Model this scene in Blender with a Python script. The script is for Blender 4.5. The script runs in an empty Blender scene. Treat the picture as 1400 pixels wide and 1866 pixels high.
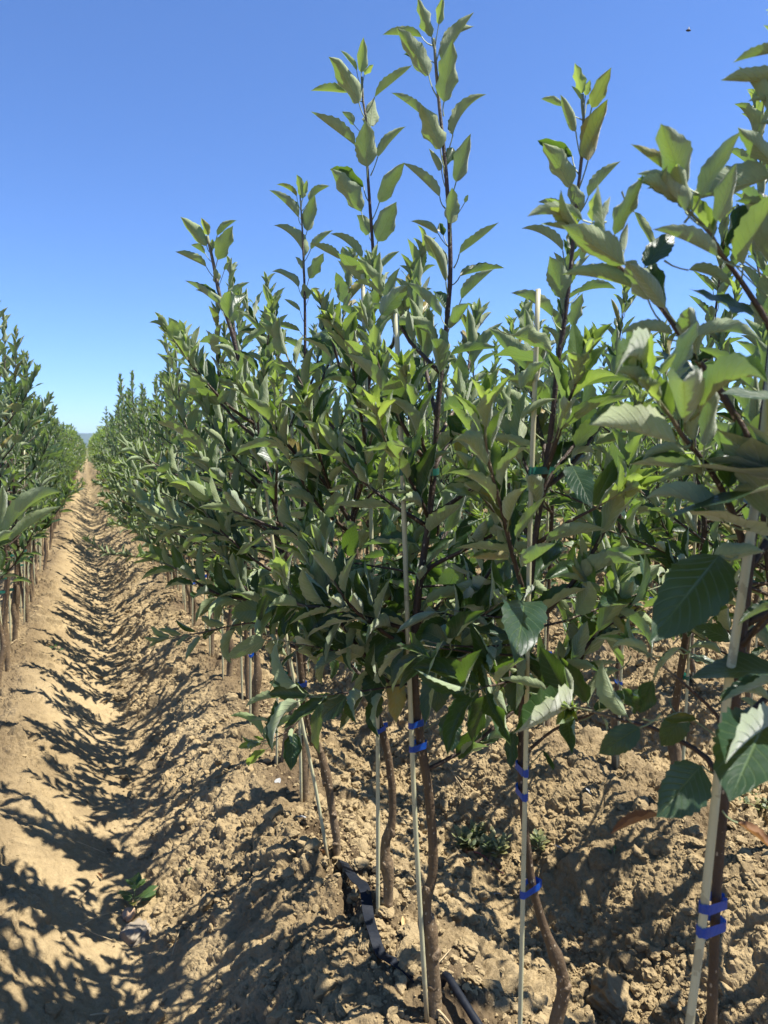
import bpy, math, random
import numpy as np
from math import sin, cos, pi, radians, atan, tan, sqrt

RNG = np.random.default_rng(11)
scene = bpy.context.scene
COL = scene.collection

# ------------------------------------------------------------------ camera frame
F, CX, CY = 1350.0, 700.0, 933.0
CAM = np.array([0.0, 0.0, 1.15])
PITCH = atan((933 - 815) / F)
YAW = atan(545 / F * cos(PITCH))
FW = np.array([sin(YAW) * cos(PITCH), cos(YAW) * cos(PITCH), -sin(PITCH)])
FWH = np.array([sin(YAW), cos(YAW), 0.0])
RT = np.array([cos(YAW), -sin(YAW), 0.0])
UP = np.cross(RT, FW)
Z = np.array([0.0, 0.0, 1.0])
SUN_EL, SUN_AZ = radians(64.3), radians(-22)          # azimuth from +X towards +Y


SUNV = np.array([cos(SUN_EL) * cos(SUN_AZ), cos(SUN_EL) * sin(SUN_AZ), sin(SUN_EL)])


def ray(px, py):
    return FW + (px - CX) / F * RT - (py - CY) / F * UP


def at(px, py, dh):
    """world point seen at pixel (px, py), dh metres ahead (horizontal distance along the view)"""
    r = ray(px, py)
    return CAM + r * (dh / float(r @ FWH))


def nrm(v):
    v = np.asarray(v, float)
    return v / (np.linalg.norm(v, axis=-1, keepdims=True) + 1e-12)


def sstep(a, b, x):
    t = np.clip((x - a) / (b - a), 0, 1)
    return t * t * (3 - 2 * t)


# ------------------------------------------------------------------ noise
def hsh(ix, iy, seed):
    a = (ix.astype(np.int64) * 374761393 + iy.astype(np.int64) * 668265263 + seed * 982451653) & 0xFFFFFFFF
    a = ((a ^ (a >> 13)) * 1274126177) & 0xFFFFFFFF
    a = ((a ^ (a >> 16)) * 2246822519) & 0xFFFFFFFF
    return ((a ^ (a >> 15)) & 0xFFFFFF) / float(0x1000000)


def vnoise(x, y, seed):
    ix, iy = np.floor(x), np.floor(y)
    fx, fy = x - ix, y - iy
    fx = fx * fx * fx * (fx * (fx * 6 - 15) + 10)
    fy = fy * fy * fy * (fy * (fy * 6 - 15) + 10)
    a, b = hsh(ix, iy, seed), hsh(ix + 1, iy, seed)
    c, d = hsh(ix, iy + 1, seed), hsh(ix + 1, iy + 1, seed)
    return (a + (b - a) * fx) * (1 - fy) + (c + (d - c) * fx) * fy - 0.5


def fbm(x, y, seed, n=4):
    s, a = 0, 1.0
    for k in range(n):
        s = s + a * vnoise(x * 2 ** k + 17.3 * k, y * 2 ** k - 9.1 * k, seed + k)
        a *= 0.5
    return s


def bumps(x, y, s, seed, dens):
    """rounded lumps of cell size s, density 0..1"""
    u, v = x / s, y / s
    iu, iv = np.floor(u), np.floor(v)
    h = np.zeros_like(u)
    for du in (-1, 0, 1):
        for dv in (-1, 0, 1):
            cx, cy = iu + du, iv + dv
            px = cx + hsh(cx, cy, seed)
            py = cy + hsh(cx, cy, seed + 1)
            r = 0.22 + 0.55 * hsh(cx, cy, seed + 2) ** 2
            on = hsh(cx, cy, seed + 3) < dens
            st = 0.6 + 0.8 * hsh(cx, cy, seed + 4)
            d2 = ((u - px) * st) ** 2 + ((v - py) / st) ** 2
            h = np.maximum(h, np.where(on, np.sqrt(np.maximum(0, r * r - d2)), 0))
    return h * s


ROW0, PITCHX = 0.65, 1.08


def base_h(x, y):
    x, y = np.asarray(x, float), np.asarray(y, float)
    r = np.hypot(x, y)
    xx = x - ROW0 + 0.06 * vnoise(y * 0.8, x * 0.3, 5) * 2
    ph = xx / PITCHX
    c = 0.5 + 0.5 * np.cos(2 * pi * ph)
    dx = (ph - np.round(ph)) * PITCHX
    z = -0.275 * (1 - c ** 0.85)
    z = z - 0.022 * np.exp(-(dx / 0.055) ** 2) + 0.045 * fbm(x * 2.2, y * 2.2, 21, 3)
    return z * (1 - sstep(70, 130, r)) - 0.1 * sstep(70, 130, r)


def full_h(x, y):
    x, y = np.asarray(x, float), np.asarray(y, float)
    r = np.hypot(x, y)
    z = base_h(x, y)
    ph = (x - ROW0) / PITCHX
    dx = (ph - np.round(ph)) * PITCHX
    fl = np.abs(dx)
    # the left side of the furrow is trodden and crusted, the ridges and right side are crumbly
    rough = 1.0 - 0.66 * sstep(0.22, 0.02, np.abs(x - (-0.08) - 0.06 * vnoise(y * 2, y * 0, 3))) \
        - 0.35 * sstep(0.2, 0.0, np.abs(x - 0.12))
    rough = rough * (0.75 + 0.9 * np.clip(fbm(x * 3.1, y * 3.1, 77, 3) + 0.2, 0, 1))
    rough = np.clip(rough + 0.25 * (x > 0.75), 0.12, 1.5)
    z = z + rough * 0.018 * fbm(x * 9, y * 9, 31, 3)
    wx = x + 0.045 * vnoise(x * 14, y * 14, 501); wy = y + 0.045 * vnoise(x * 14, y * 14, 502)
    z = z + 0.36 * rough * bumps(wx, wy, 0.13, 101, 0.16)
    m = r < 26
    k = np.zeros_like(z)
    xm, ym = x[m], y[m]
    n1 = vnoise(xm * 45, ym * 45, 503); n2 = vnoise(xm * 45, ym * 45, 504)
    n3 = vnoise(xm * 110, ym * 110, 505); n4 = vnoise(xm * 110, ym * 110, 506)
    ax, ay = xm + 0.011 * n1 + 0.003 * n3, ym + 0.011 * n2 + 0.003 * n4
    kk = 0.5 * bumps(ax, ay, 0.055, 201, 0.4) + 0.62 * bumps(ax + .5, ay, 0.026, 301, 0.6)
    kk = kk + 0.75 * bumps(xm + .003 * n3, ym + .3 + .003 * n4, 0.0125, 401, 0.85)
    tex = fbm(xm * 30, ym * 30, 41, 4)
    kk = kk + 0.011 * tex - 0.012 * np.clip(0.16 - np.abs(vnoise(xm * 21, ym * 21, 45)), 0, 1)
    k[m] = 0.92 * kk * rough[m] * (1 - sstep(14, 26, r[m])) + 0.0022 * n3
    # shrinkage cracks in the crust
    return z + k


def ground_px(px, py):
    r = ray(px, py)
    t = np.linspace(0.6, 14, 2700)
    P = CAM + r * t[:, None]
    d = P[:, 2] - base_h(P[:, 0], P[:, 1])
    i = int(np.argmax(d < 0))
    return P[i]


def hz(x, y):
    return float(base_h(np.array([x]), np.array([y]))[0])


# ------------------------------------------------------------------ materials
def mat(name):
    m = bpy.data.materials.new(name)
    m.use_nodes = True
    nt = m.node_tree
    nt.nodes.clear()
    out = nt.nodes.new('ShaderNodeOutputMaterial')

    def N(t, **kw):
        n = nt.nodes.new(t)
        for k, v in kw.items():
            if k.startswith('i_'):
                key = k[2:].replace('_', ' ')
                n.inputs[key].default_value = v
            else:
                setattr(n, k, v)
        return n

    def L(a, b):
        nt.links.new(a, b)
    return m, N, L, out


def ramp(N, L, src, stops):
    r = N('ShaderNodeValToRGB')
    e = r.color_ramp.elements
    while len(e) < len(stops):
        e.new(0.5)
    for k, (p, c) in enumerate(stops):
        e[k].position = p
        e[k].color = (*c, 1) if len(c) == 3 else c
    L(src, r.inputs[0])
    return r.outputs[0]


def mixc(N, L, f, a, b, bt='MIX'):
    m = N('ShaderNodeMix', data_type='RGBA', blend_type=bt)
    for s, v in ((m.inputs[0], f), (m.inputs[6], a), (m.inputs[7], b)):
        if hasattr(v, 'links'):
            L(v, s)
        else:
            s.default_value = v if not isinstance(v, tuple) or len(v) == 4 else (*v, 1)
    return m.outputs[2]


def mth(N, L, op, a, b=0.0, c=None):
    m = N('ShaderNodeMath', operation=op)
    for k, v in enumerate((a, b) if c is None else (a, b, c)):
        if hasattr(v, 'links'):
            L(v, m.inputs[k])
        else:
            m.inputs[k].default_value = v
    return m.outputs[0]


def make_leaf(name, top=(0.009, 0.03, 0.017), under=(0.235, 0.285, 0.17), trans=(0.2, 0.37, 0.035), tf=0.19):
    m, N, L, out = mat(name)
    uv = N('ShaderNodeUVMap', uv_map='UVMap')
    var = N('ShaderNodeUVMap', uv_map='Var')
    s = N('ShaderNodeSeparateXYZ'); L(uv.outputs[0], s.inputs[0])
    v2 = N('ShaderNodeSeparateXYZ'); L(var.outputs[0], v2.inputs[0])
    u, v, rnd, yng = s.outputs[0], s.outputs[1], v2.outputs[0], v2.outputs[1]
    av = mth(N, L, 'ABSOLUTE', v)
    w = mth(N, L, 'MULTIPLY_ADD', av, -0.28, u)
    fr = mth(N, L, 'FRACT', mth(N, L, 'MULTIPLY', w, 9.0))
    d = mth(N, L, 'ABSOLUTE', mth(N, L, 'SUBTRACT', fr, 0.5))
    side = mth(N, L, 'SUBTRACT', 1.0, mth(N, L, 'MULTIPLY', d, 9.0)); side = mth(N, L, 'MAXIMUM', side, 0.0)
    mid = mth(N, L, 'MAXIMUM', mth(N, L, 'SUBTRACT', 1.0, mth(N, L, 'MULTIPLY', av, 16.0)), 0.0)
    vein = mth(N, L, 'MAXIMUM', mid, mth(N, L, 'MULTIPLY', side, mth(N, L, 'SUBTRACT', 0.75, mth(N, L, 'MULTIPLY', av, 0.5))))
    geo = N('ShaderNodeNewGeometry')
    back = geo.outputs['Backfacing']
    # slow mottling, and a change of hue from leaf to leaf
    nz = N('ShaderNodeTexNoise', i_Scale=60.0, i_Detail=3.0)
    tc = N('ShaderNodeTexCoord'); L(tc.outputs['Object'], nz.inputs['Vector'])
    t1 = mixc(N, L, rnd, (*top, 1), (top[0] * 2.2, top[1] * 1.5, top[2] * 0.9, 1))
    t1 = mixc(N, L, yng, t1, (0.16, 0.235, 0.075, 1))
    t1 = mixc(N, L, mth(N, L, 'MULTIPLY', vein, 0.5), t1, (0.15, 0.21, 0.08, 1))
    b1 = mixc(N, L, rnd, (*under, 1), (under[0] * 1.15, under[1] * 1.12, under[2] * 0.85, 1))
    b1 = mixc(N, L, yng, b1, (0.27, 0.33, 0.17, 1))
    b1 = mixc(N, L, mth(N, L, 'MULTIPLY', vein, 0.75), b1, (0.33, 0.38, 0.21, 1))
    col = mixc(N, L, back, t1, b1)
    old = mth(N, L, 'MULTIPLY', mth(N, L, 'GREATER_THAN', rnd, 0.972), mth(N, L, 'MULTIPLY_ADD', nz.outputs[0], 1.2, 0.05))
    col = mixc(N, L, old, col, (0.27, 0.19, 0.04, 1))
    mott = mth(N, L, 'MULTIPLY_ADD', nz.outputs[0], 0.5, 0.75)
    col = mixc(N, L, 1.0, col, mott, 'MULTIPLY')
    bs = N('ShaderNodeBsdfPrincipled')
    L(col, bs.inputs['Base Color'])
    rg = mth(N, L, 'MULTIPLY_ADD', back, 0.37, 0.42)
    L(rg, bs.inputs['Roughness'])
    L(mth(N, L, 'MULTIPLY_ADD', back, -0.27, 0.43), bs.inputs['Specular IOR Level'])
    L(mth(N, L, 'MULTIPLY', back, 0.45), bs.inputs['Sheen Weight'])
    bump = N('ShaderNodeBump', i_Strength=0.6, i_Distance=0.003)
    hgt = mth(N, L, 'MULTIPLY_ADD', vein, -0.7, mth(N, L, 'MULTIPLY', nz.outputs[0], 0.8))
    L(hgt, bump.inputs['Height'])
    L(bump.outputs[0], bs.inputs['Normal'])
    tr = N('ShaderNodeBsdfTranslucent')
    tcol = mixc(N, L, yng, (*trans, 1), (0.42, 0.55, 0.08, 1))
    tcol = mixc(N, L, mth(N, L, 'MULTIPLY', vein, 0.45), tcol, (0.1, 0.17, 0.02, 1))
    L(tcol, tr.inputs['Color'])
    mx = N('ShaderNodeMixShader')
    L(mth(N, L, 'MULTIPLY_ADD', yng, 0.3, tf), mx.inputs[0])
    L(bs.outputs[0], mx.inputs[1]); L(tr.outputs[0], mx.inputs[2])
    L(mx.outputs[0], out.inputs[0])
    return m


def make_bark(name):
    """Var.y = age: 0 green woolly tip, 0.4 dark red-brown shoot, 1 old grey-brown stem"""
    m, N, L, out = mat(name)
    var = N('ShaderNodeUVMap', uv_map='Var')
    v2 = N('ShaderNodeSeparateXYZ'); L(var.outputs[0], v2.inputs[0])
    age = v2.outputs[1]
    tc = N('ShaderNodeTexCoord')
    nz = N('ShaderNodeTexNoise', i_Scale=90.0, i_Detail=4.0, i_Roughness=0.7); L(tc.outputs['Object'], nz.inputs[0])
    mp = N('ShaderNodeMapping'); mp.inputs['Scale'].default_value = (1, 1, 0.55); L(tc.outputs['Object'], mp.inputs[0])
    vo = N('ShaderNodeTexVoronoi', i_Scale=130.0); L(mp.outputs[0], vo.inputs[0])
    dot = mth(N, L, 'LESS_THAN', vo.outputs['Distance'], 0.2)
    cmpn = mth(N, L, 'GREATER_THAN', vo.outputs['Color'], 0.45)
    dot = mth(N, L, 'MULTIPLY', dot, cmpn)
    c = ramp(N, L, age, [(0.0, (0.16, 0.19, 0.09)), (0.14, (0.13, 0.105, 0.065)), (0.3, (0.045, 0.026, 0.018)),
                         (0.55, (0.045, 0.027, 0.014)), (0.75, (0.075, 0.047, 0.022)), (0.9, (0.11, 0.072, 0.036)), (0.97, (0.155, 0.107, 0.058)), (1.0, (0.23, 0.165, 0.088))])
    c = mixc(N, L, mth(N, L, 'MULTIPLY', dot, 0.8), c, (0.36, 0.29, 0.19, 1))
    c = mixc(N, L, 1.0, c, mth(N, L, 'MULTIPLY_ADD', nz.outputs[0], 1.1, 0.45), 'MULTIPLY')
    n2 = N('ShaderNodeTexNoise', i_Scale=22.0, i_Detail=5.0, i_Roughness=0.65); L(tc.outputs['Object'], n2.inputs[0])
    c = mixc(N, L, 1.0, c, mth(N, L, 'MULTIPLY_ADD', n2.outputs[0], 1.6, 0.22), 'MULTIPLY')
    bs = N('ShaderNodeBsdfPrincipled', i_Roughness=0.65)
    L(c, bs.inputs['Base Color'])
    b = N('ShaderNodeBump', i_Strength=0.9, i_Distance=0.004); L(nz.outputs[0], b.inputs['Height']); L(b.outputs[0], bs.inputs['Normal'])
    L(bs.outputs[0], out.inputs[0])
    return m


def make_simple(name, col, rough=0.6, var=0.25, scale=40.0, bump=0.2, spec=0.5, trans=None, stretch=(1, 1, 1), mud=False):
    m, N, L, out = mat(name)
    tc = N('ShaderNodeTexCoord')
    mp = N('ShaderNodeMapping'); mp.inputs['Scale'].default_value = stretch; L(tc.outputs['Object'], mp.inputs[0])
    nz = N('ShaderNodeTexNoise', i_Scale=scale, i_Detail=4.0); L(mp.outputs[0], nz.inputs[0])
    c = mixc(N, L, 1.0, (*col, 1), mth(N, L, 'MULTIPLY_ADD', nz.outputs[0], var * 2, 1 - var), 'MULTIPLY')
    if mud:
        sp = N('ShaderNodeSeparateXYZ'); L(tc.outputs['Object'], sp.inputs[0])
        mn = N('ShaderNodeTexNoise', i_Scale=35.0, i_Detail=4.0); L(tc.outputs['Object'], mn.inputs[0])
        mf = mth(N, L, 'MULTIPLY_ADD', sp.outputs[2], -9.0, mth(N, L, 'MULTIPLY_ADD', mn.outputs[0], 1.6, 0.05))
        mf = mth(N, L, 'MINIMUM', mth(N, L, 'MAXIMUM', mf, 0.0), 0.85)
        c = mixc(N, L, mf, c, (0.25, 0.185, 0.1, 1))
        sf = mth(N, L, 'MULTIPLY', mth(N, L, 'GREATER_THAN', mn.outputs[0], 0.62), 0.45)
        c = mixc(N, L, sf, c, (0.2, 0.17, 0.1, 1))
    bs = N('ShaderNodeBsdfPrincipled', i_Roughness=rough)
    bs.inputs['Specular IOR Level'].default_value = spec
    L(c, bs.inputs['Base Color'])
    b = N('ShaderNodeBump', i_Strength=bump, i_Distance=0.003); L(nz.outputs[0], b.inputs['Height']); L(b.outputs[0], bs.inputs['Normal'])
    if trans:
        tr = N('ShaderNodeBsdfTranslucent'); tr.inputs[0].default_value = (*trans[0], 1)
        mx = N('ShaderNodeMixShader'); mx.inputs[0].default_value = trans[1]
        L(bs.outputs[0], mx.inputs[1]); L(tr.outputs[0], mx.inputs[2]); L(mx.outputs[0], out.inputs[0])
    else:
        L(bs.outputs[0], out.inputs[0])
    return m


def make_soil(name, ground=True):
    m, N, L, out = mat(name)
    tc = N('ShaderNodeTexCoord')
    n1 = N('ShaderNodeTexNoise', i_Scale=1.7, i_Detail=5.0, i_Roughness=0.6); L(tc.outputs['Object'], n1.inputs[0])
    n2 = N('ShaderNodeTexNoise', i_Scale=38.0, i_Detail=6.0, i_Roughness=0.7); L(tc.outputs['Object'], n2.inputs[0])
    n3 = N('ShaderNodeTexNoise', i_Scale=260.0, i_Detail=4.0, i_Roughness=0.75); L(tc.outputs['Object'], n3.inputs[0])
    c = ramp(N, L, n1.outputs[0], [(0.3, (0.245, 0.181, 0.094)), (0.5, (0.305, 0.229, 0.122)), (0.72, (0.352, 0.27, 0.149))])
    c = mixc(N, L, 1.0, c, mth(N, L, 'MULTIPLY_ADD', n2.outputs[0], 0.9, 0.55), 'MULTIPLY')
    c = mixc(N, L, 1.0, c, mth(N, L, 'MULTIPLY_ADD', n3.outputs[0], 0.7, 0.65), 'MULTIPLY')
    if ground:
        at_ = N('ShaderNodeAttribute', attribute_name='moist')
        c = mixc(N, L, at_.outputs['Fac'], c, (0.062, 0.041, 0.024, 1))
        gr = N('ShaderNodeAttribute', attribute_name='green')
        c = mixc(N, L, gr.outputs['Fac'], c, (0.07, 0.09, 0.03, 1))
    bs = N('ShaderNodeBsdfPrincipled', i_Roughness=0.95)
    bs.inputs['Specular IOR Level'].default_value = 0.15
    L(c, bs.inputs['Base Color'])
    b1 = N('ShaderNodeBump', i_Strength=0.7, i_Distance=0.012); L(n2.outputs[0], b1.inputs['Height'])
    b2 = N('ShaderNodeBump', i_Strength=0.8, i_Distance=0.003); L(n3.outputs[0], b2.inputs['Height']); L(b1.outputs[0], b2.inputs['Normal'])
    L(b2.outputs[0], bs.inputs['Normal'])
    L(bs.outputs[0], out.inputs[0])
    return m


M_LEAF = make_leaf('apple_leaf')
M_WEED = make_leaf('weed_leaf', (0.035, 0.085, 0.035), (0.08, 0.15, 0.06), (0.15, 0.33, 0.05), 0.25)
M_SILVER = make_leaf('pale_weed_leaf', (0.13, 0.165, 0.105), (0.15, 0.19, 0.12), (0.25, 0.36, 0.1), 0.2)
M_BARK = make_bark('apple_bark')
M_PET = make_simple('petiole', (0.2, 0.24, 0.11), 0.6, 0.15)
M_STAKE = make_simple('pale_stake', (0.45, 0.43, 0.26), 0.5, 0.22, 45, 0.1, 0.4, stretch=(1, 1, .06), mud=True)
M_BLUE = make_simple('blue_plastic', (0.004, 0.062, 0.34), 0.35, 0.25, 90, 0.5, 0.5, ((0.01, 0.15, 0.8), 0.3))
M_GREENT = make_simple('green_plastic', (0.02, 0.12, 0.09), 0.3, 0.12, 60, 0.15, 0.6, ((0.03, 0.3, 0.2), 0.3))
M_TAPE = make_simple('dusty_black_plastic', (0.010, 0.0125, 0.018), 0.6, 0.5, 90, 0.3, 0.15)
M_DRY = make_simple('withered_leaf', (0.2, 0.105, 0.05), 0.75, 0.4, 80, 0.4, 0.3, ((0.4, 0.2, 0.06), 0.25))
M_STRAW = make_simple('dry_straw', (0.42, 0.32, 0.18), 0.7, 0.3, 120, 0.3, 0.3)
M_STONE = make_simple('stone', (0.24, 0.2, 0.145), 0.85, 0.3, 60, 0.5, 0.3)
M_WHITE = make_simple('white_plastic', (0.26, 0.26, 0.25), 0.5, 0.25, 90, 0.3, 0.4)
M_REDST = make_simple('red_weed_stem', (0.2, 0.075, 0.06), 0.55, 0.3, 60, 0.2)
M_SOIL = make_soil('tilled_soil')
M_CLOD = make_soil('soil_clod', False)
M_HILL = make_simple('wooded_hill', (0.05, 0.075, 0.04), 0.95, 0.35, 0.01, 0.0, 0.1)
M_BEE = make_simple('insect_body', (0.03, 0.02, 0.012), 0.4, 0.5, 300, 0.1)
M_WING = make_simple('insect_wing', (0.3, 0.28, 0.25), 0.2, 0.1, 50, 0.0, 0.6, ((0.6, 0.6, 0.6), 0.6))


# ------------------------------------------------------------------ mesh builder
class MB:
    def __init__(s):
        s.v, s.uv, s.var, s.q, s.qm, s.t, s.tm, s.n = [], [], [], [], [], [], [], 0

    def add(s, v, q=None, t=None, uv=None, var=None, mi=0):
        v = np.asarray(v, float).reshape(-1, 3)
        k = len(v)
        s.v.append(v)
        s.uv.append(np.zeros((k, 2)) if uv is None else np.asarray(uv, float))
        s.var.append(np.zeros((k, 2)) if var is None else np.broadcast_to(np.asarray(var, float), (k, 2)))
        if q is not None and len(q):
            q = np.asarray(q, np.int64); s.q.append(q + s.n); s.qm.append(np.full(len(q), mi))
        if t is not None and len(t):
            t = np.asarray(t, np.int64); s.t.append(t + s.n); s.tm.append(np.full(len(t), mi))
        s.n += k

    def build(s, name, mats, parent=None, origin=None, smooth=True):
        v = np.concatenate(s.v)
        if origin is not None:
            v = v - np.asarray(origin)
        q = np.concatenate(s.q) if s.q else np.zeros((0, 4), np.int64)
        t = np.concatenate(s.t) if s.t else np.zeros((0, 3), np.int64)
        me = bpy.data.meshes.new(name)
        me.vertices.add(len(v)); me.vertices.foreach_set('co', v.astype(np.float32).ravel())
        li = np.concatenate([q.ravel(), t.ravel()]).astype(np.int32)
        me.loops.add(len(li)); me.loops.foreach_set('vertex_index', li)
        nf = len(q) + len(t)
        me.polygons.add(nf)
        st = np.concatenate([np.arange(len(q)) * 4, len(q) * 4 + np.arange(len(t)) * 3]).astype(np.int32)
        me.polygons.foreach_set('loop_start', st)
        mi = np.concatenate((s.qm + s.tm) or [np.zeros(0)]).astype(np.int32)
        me.polygons.foreach_set('material_index', mi)
        me.polygons.foreach_set('use_smooth', np.full(nf, smooth))
        uv, var = np.concatenate(s.uv), np.concatenate(s.var)
        for nm, a in (('UVMap', uv), ('Var', var)):
            l = me.uv_layers.new(name=nm)
            l.data.foreach_set('uv', a[li].astype(np.float32).ravel())
        me.update(calc_edges=True)
        for m in (mats if isinstance(mats, (list, tuple)) else [mats]):
            me.materials.append(m)
        o = bpy.data.objects.new(name, me)
        COL.objects.link(o)
        if parent is not None:
            o.parent = parent
        elif origin is not None:
            o.location = origin
        return o


def tag(o, label=None, cat=None, group=None, kind=None):
    for k, v in (('label', label), ('category', cat), ('group', group), ('kind', kind)):
        if v:
            o[k] = v
    return o


def empty(name, loc):
    o = bpy.data.objects.new(name, None)
    o.empty_display_size = 0.1
    o.location = loc
    COL.objects.link(o)
    return o


def spline(pts, step):
    p = np.asarray(pts, float)
    if len(p) < 3:
        n = max(2, int(np.linalg.norm(p[-1] - p[0]) / step) + 1)
        return p[0] + (p[-1] - p[0]) * np.linspace(0, 1, n)[:, None], np.linspace(0, len(p) - 1, n)
    e = np.vstack([2 * p[0] - p[1], p, 2 * p[-1] - p[-2]])
    out, par = [], []
    for i in range(1, len(e) - 2):
        n = max(1, int(round(np.linalg.norm(e[i + 1] - e[i]) / step)))
        t = (np.arange(n) / n)[:, None]
        a, b, c, d = e[i - 1], e[i], e[i + 1], e[i + 2]
        out.append(0.5 * (2 * b + (c - a) * t + (2 * a - 5 * b + 4 * c - d) * t * t + (3 * b - a - 3 * c + d) * t ** 3))
        par.append(i - 1 + t[:, 0])
    out.append(p[-1:]); par.append([len(p) - 1])
    return np.concatenate(out), np.concatenate(par)


def tube(mb, pts, rad, k=8, age=1.0, rough=0.0, mi=0, rng=RNG, cap=True):
    pts = np.asarray(pts, float); n = len(pts)
    rad = np.broadcast_to(np.asarray(rad, float), (n,))
    T = nrm(np.gradient(pts, axis=0))
    a = np.cross(T[0], [1, 0, 0]) if abs(T[0][0]) < 0.8 else np.cross(T[0], [0, 1, 0])
    Xs = [nrm(a)]
    for i in range(1, n):
        x = Xs[-1] - T[i] * float(Xs[-1] @ T[i])
        Xs.append(nrm(x))
    Xs = np.array(Xs); Ys = np.cross(T, Xs)
    th = np.arange(k) / k * 2 * pi
    rr = rad[:, None] * (1 + rough * (rng.random((n, k)) - 0.5))
    v = pts[:, None] + (Xs[:, None] * np.cos(th)[None, :, None] + Ys[:, None] * np.sin(th)[None, :, None]) * rr[..., None]
    i = np.arange(n - 1)[:, None] * k; j = np.arange(k)[None]; j2 = (j + 1) % k
    q = np.stack([i + j, i + j2, i + k + j2, i + k + j], -1).reshape(-1, 4)
    L = np.concatenate([[0], np.cumsum(np.linalg.norm(np.diff(pts, axis=0), axis=1))])
    uv = np.stack(np.broadcast_arrays(th[None] / (2 * pi), L[:, None]), -1).reshape(-1, 2)
    ag = np.broadcast_to(np.asarray(age, float), (n,))
    var = np.stack([np.full((n, k), rng.random()), np.repeat(ag[:, None], k, 1)], -1).reshape(-1, 2)
    v = v.reshape(-1, 3)
    t = None
    if cap:
        v = np.vstack([v, pts[0], pts[-1]])
        uv = np.vstack([uv, uv[:1], uv[-1:]]); var = np.vstack([var, var[:1], var[-1:]])
        jj = np.arange(k)
        t = np.concatenate([np.stack([np.full(k, n * k), (jj + 1) % k, jj], -1),
                            np.stack([np.full(k, n * k + 1), (n - 1) * k + jj, (n - 1) * k + (jj + 1) % k], -1)])
    mb.add(v, q, t, uv, var, mi)


# ------------------------------------------------------------------ leaf templates (unit length along +y, upper face +z)
def leaf_template(rng, n, m, roll=None, flat=False, teeth=True, wide=None):
    u = np.linspace(0, 1, n + 1)
    p = u ** 0.82
    w = np.sin(pi * np.clip(p, 0, 1)) ** 0.72 * (1 - 0.22 * u)
    w = w * (1 - 0.42 * sstep(0.80, 0.99, u)); w[0] = 0.02; w[-1] = 0.0
    W = wide if wide else (rng.uniform(0.23, 0.28) if flat else rng.uniform(0.2, 0.265))
    w = w / w.max() * W
    fold = radians(rng.uniform(2, 12) if flat else rng.uniform(12, 34))
    curl = radians(rng.uniform(-10, 16) if flat else (rng.uniform(30, 88) if roll is None else roll))
    kap = radians(rng.uniform(-10, 30)) if flat else radians(rng.uniform(-22, 50))
    undA, undF, undP = radians(rng.uniform(10, 22) if flat else rng.uniform(10, 32)), rng.uniform(1.4, 3.0), rng.uniform(0, 1)
    tw = radians(rng.uniform(-28, 28))
    # midrib
    al = kap * (0.5 - u) + kap * 0.35 * (0.33 - u * u)
    du = 1.0 / n
    ty, tz = np.cos(al), np.sin(al)
    my = np.concatenate([[0], np.cumsum((ty[1:] + ty[:-1]) / 2 * du)])
    mz = np.concatenate([[0], np.cumsum((tz[1:] + tz[:-1]) / 2 * du)])
    half = m // 2
    V = np.zeros((n + 1, m + 1, 3)); UV = np.zeros((n + 1, m + 1, 2))
    asym = rng.uniform(-0.25, 0.25)
    for sd in (-1, 1):
        x = np.zeros(n + 1); z = np.zeros(n + 1)
        ww = w * (1 + sd * asym * 0.4)
        for k in range(1, half + 1):
            vv = (k - 0.5) / half
            th = fold + curl * vv ** 1.3 * (1 + sd * asym * 1.6) + undA * np.sin(2 * pi * (undF * u + undP + 0.23 * sd)) * vv ** 1.5
            step = ww / half
            if teeth and k == half:
                step = step * (1 + 0.22 * np.where(np.arange(n + 1) % 2 == 0, 1, -1))
            x = x + np.cos(th) * step; z = z + np.sin(th) * step
            c = half + sd * k
            tt = tw * (u - 0.4)
            xr = sd * x * np.cos(tt) - z * np.sin(tt); zr = sd * x * np.sin(tt) + z * np.cos(tt)
            V[:, c, 0] = xr
            V[:, c, 1] = my - np.sin(al) * zr
            V[:, c, 2] = mz + np.cos(al) * zr
            UV[:, c, 0] = u; UV[:, c, 1] = sd * k / half
    V[:, half, 1], V[:, half, 2] = my, mz
    UV[:, half, 0] = u
    tip = V[-1, half]
    L = np.hypot(tip[1], tip[2]); a = math.atan2(tip[2], tip[1])
    y = (V[..., 1] * cos(a) + V[..., 2] * sin(a)) / L
    z = (-V[..., 1] * sin(a) + V[..., 2] * cos(a)) / L
    V[..., 0] /= L; V[..., 1] = y; V[..., 2] = z
    i = np.arange(n)[:, None] * (m + 1); j = np.arange(m)[None]
    q = np.stack([i + j, i + j + 1, i + j + m + 2, i + j + m + 1], -1).reshape(-1, 4)
    width = V[..., 0].max() - V[..., 0].min()
    return dict(v=V.reshape(-1, 3), q=q, uv=UV.reshape(-1, 2), w=width)


def template_set(seed, n, m, cnt, teeth):
    r = np.random.default_rng(seed)
    return [leaf_template(r, n, m, flat=(k % 3 == 2), teeth=teeth) for k in range(cnt)]


TPL = {'hi': template_set(3, 16, 8, 24, True), 'mid': template_set(3, 8, 4, 24, False), 'lo': template_set(3, 5, 2, 24, False),
       'far': template_set(3, 3, 2, 24, False)}
_k = np.arange(3) / 3 * 2 * pi
_pv = np.concatenate([np.stack([np.cos(_k) * r, np.full(3, y), np.sin(_k) * r + z], -1) for y, r, z in
                      ((0, 1.25, 0), (0.35, 0.9, -2.0), (0.7, 0.85, -1.6), (1, 0.95, 0))])
_pq = np.array([[i * 3 + j, i * 3 + 3 + j, i * 3 + 3 + (j + 1) % 3, i * 3 + (j + 1) % 3] for i in range(3) for j in range(3)])


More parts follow.
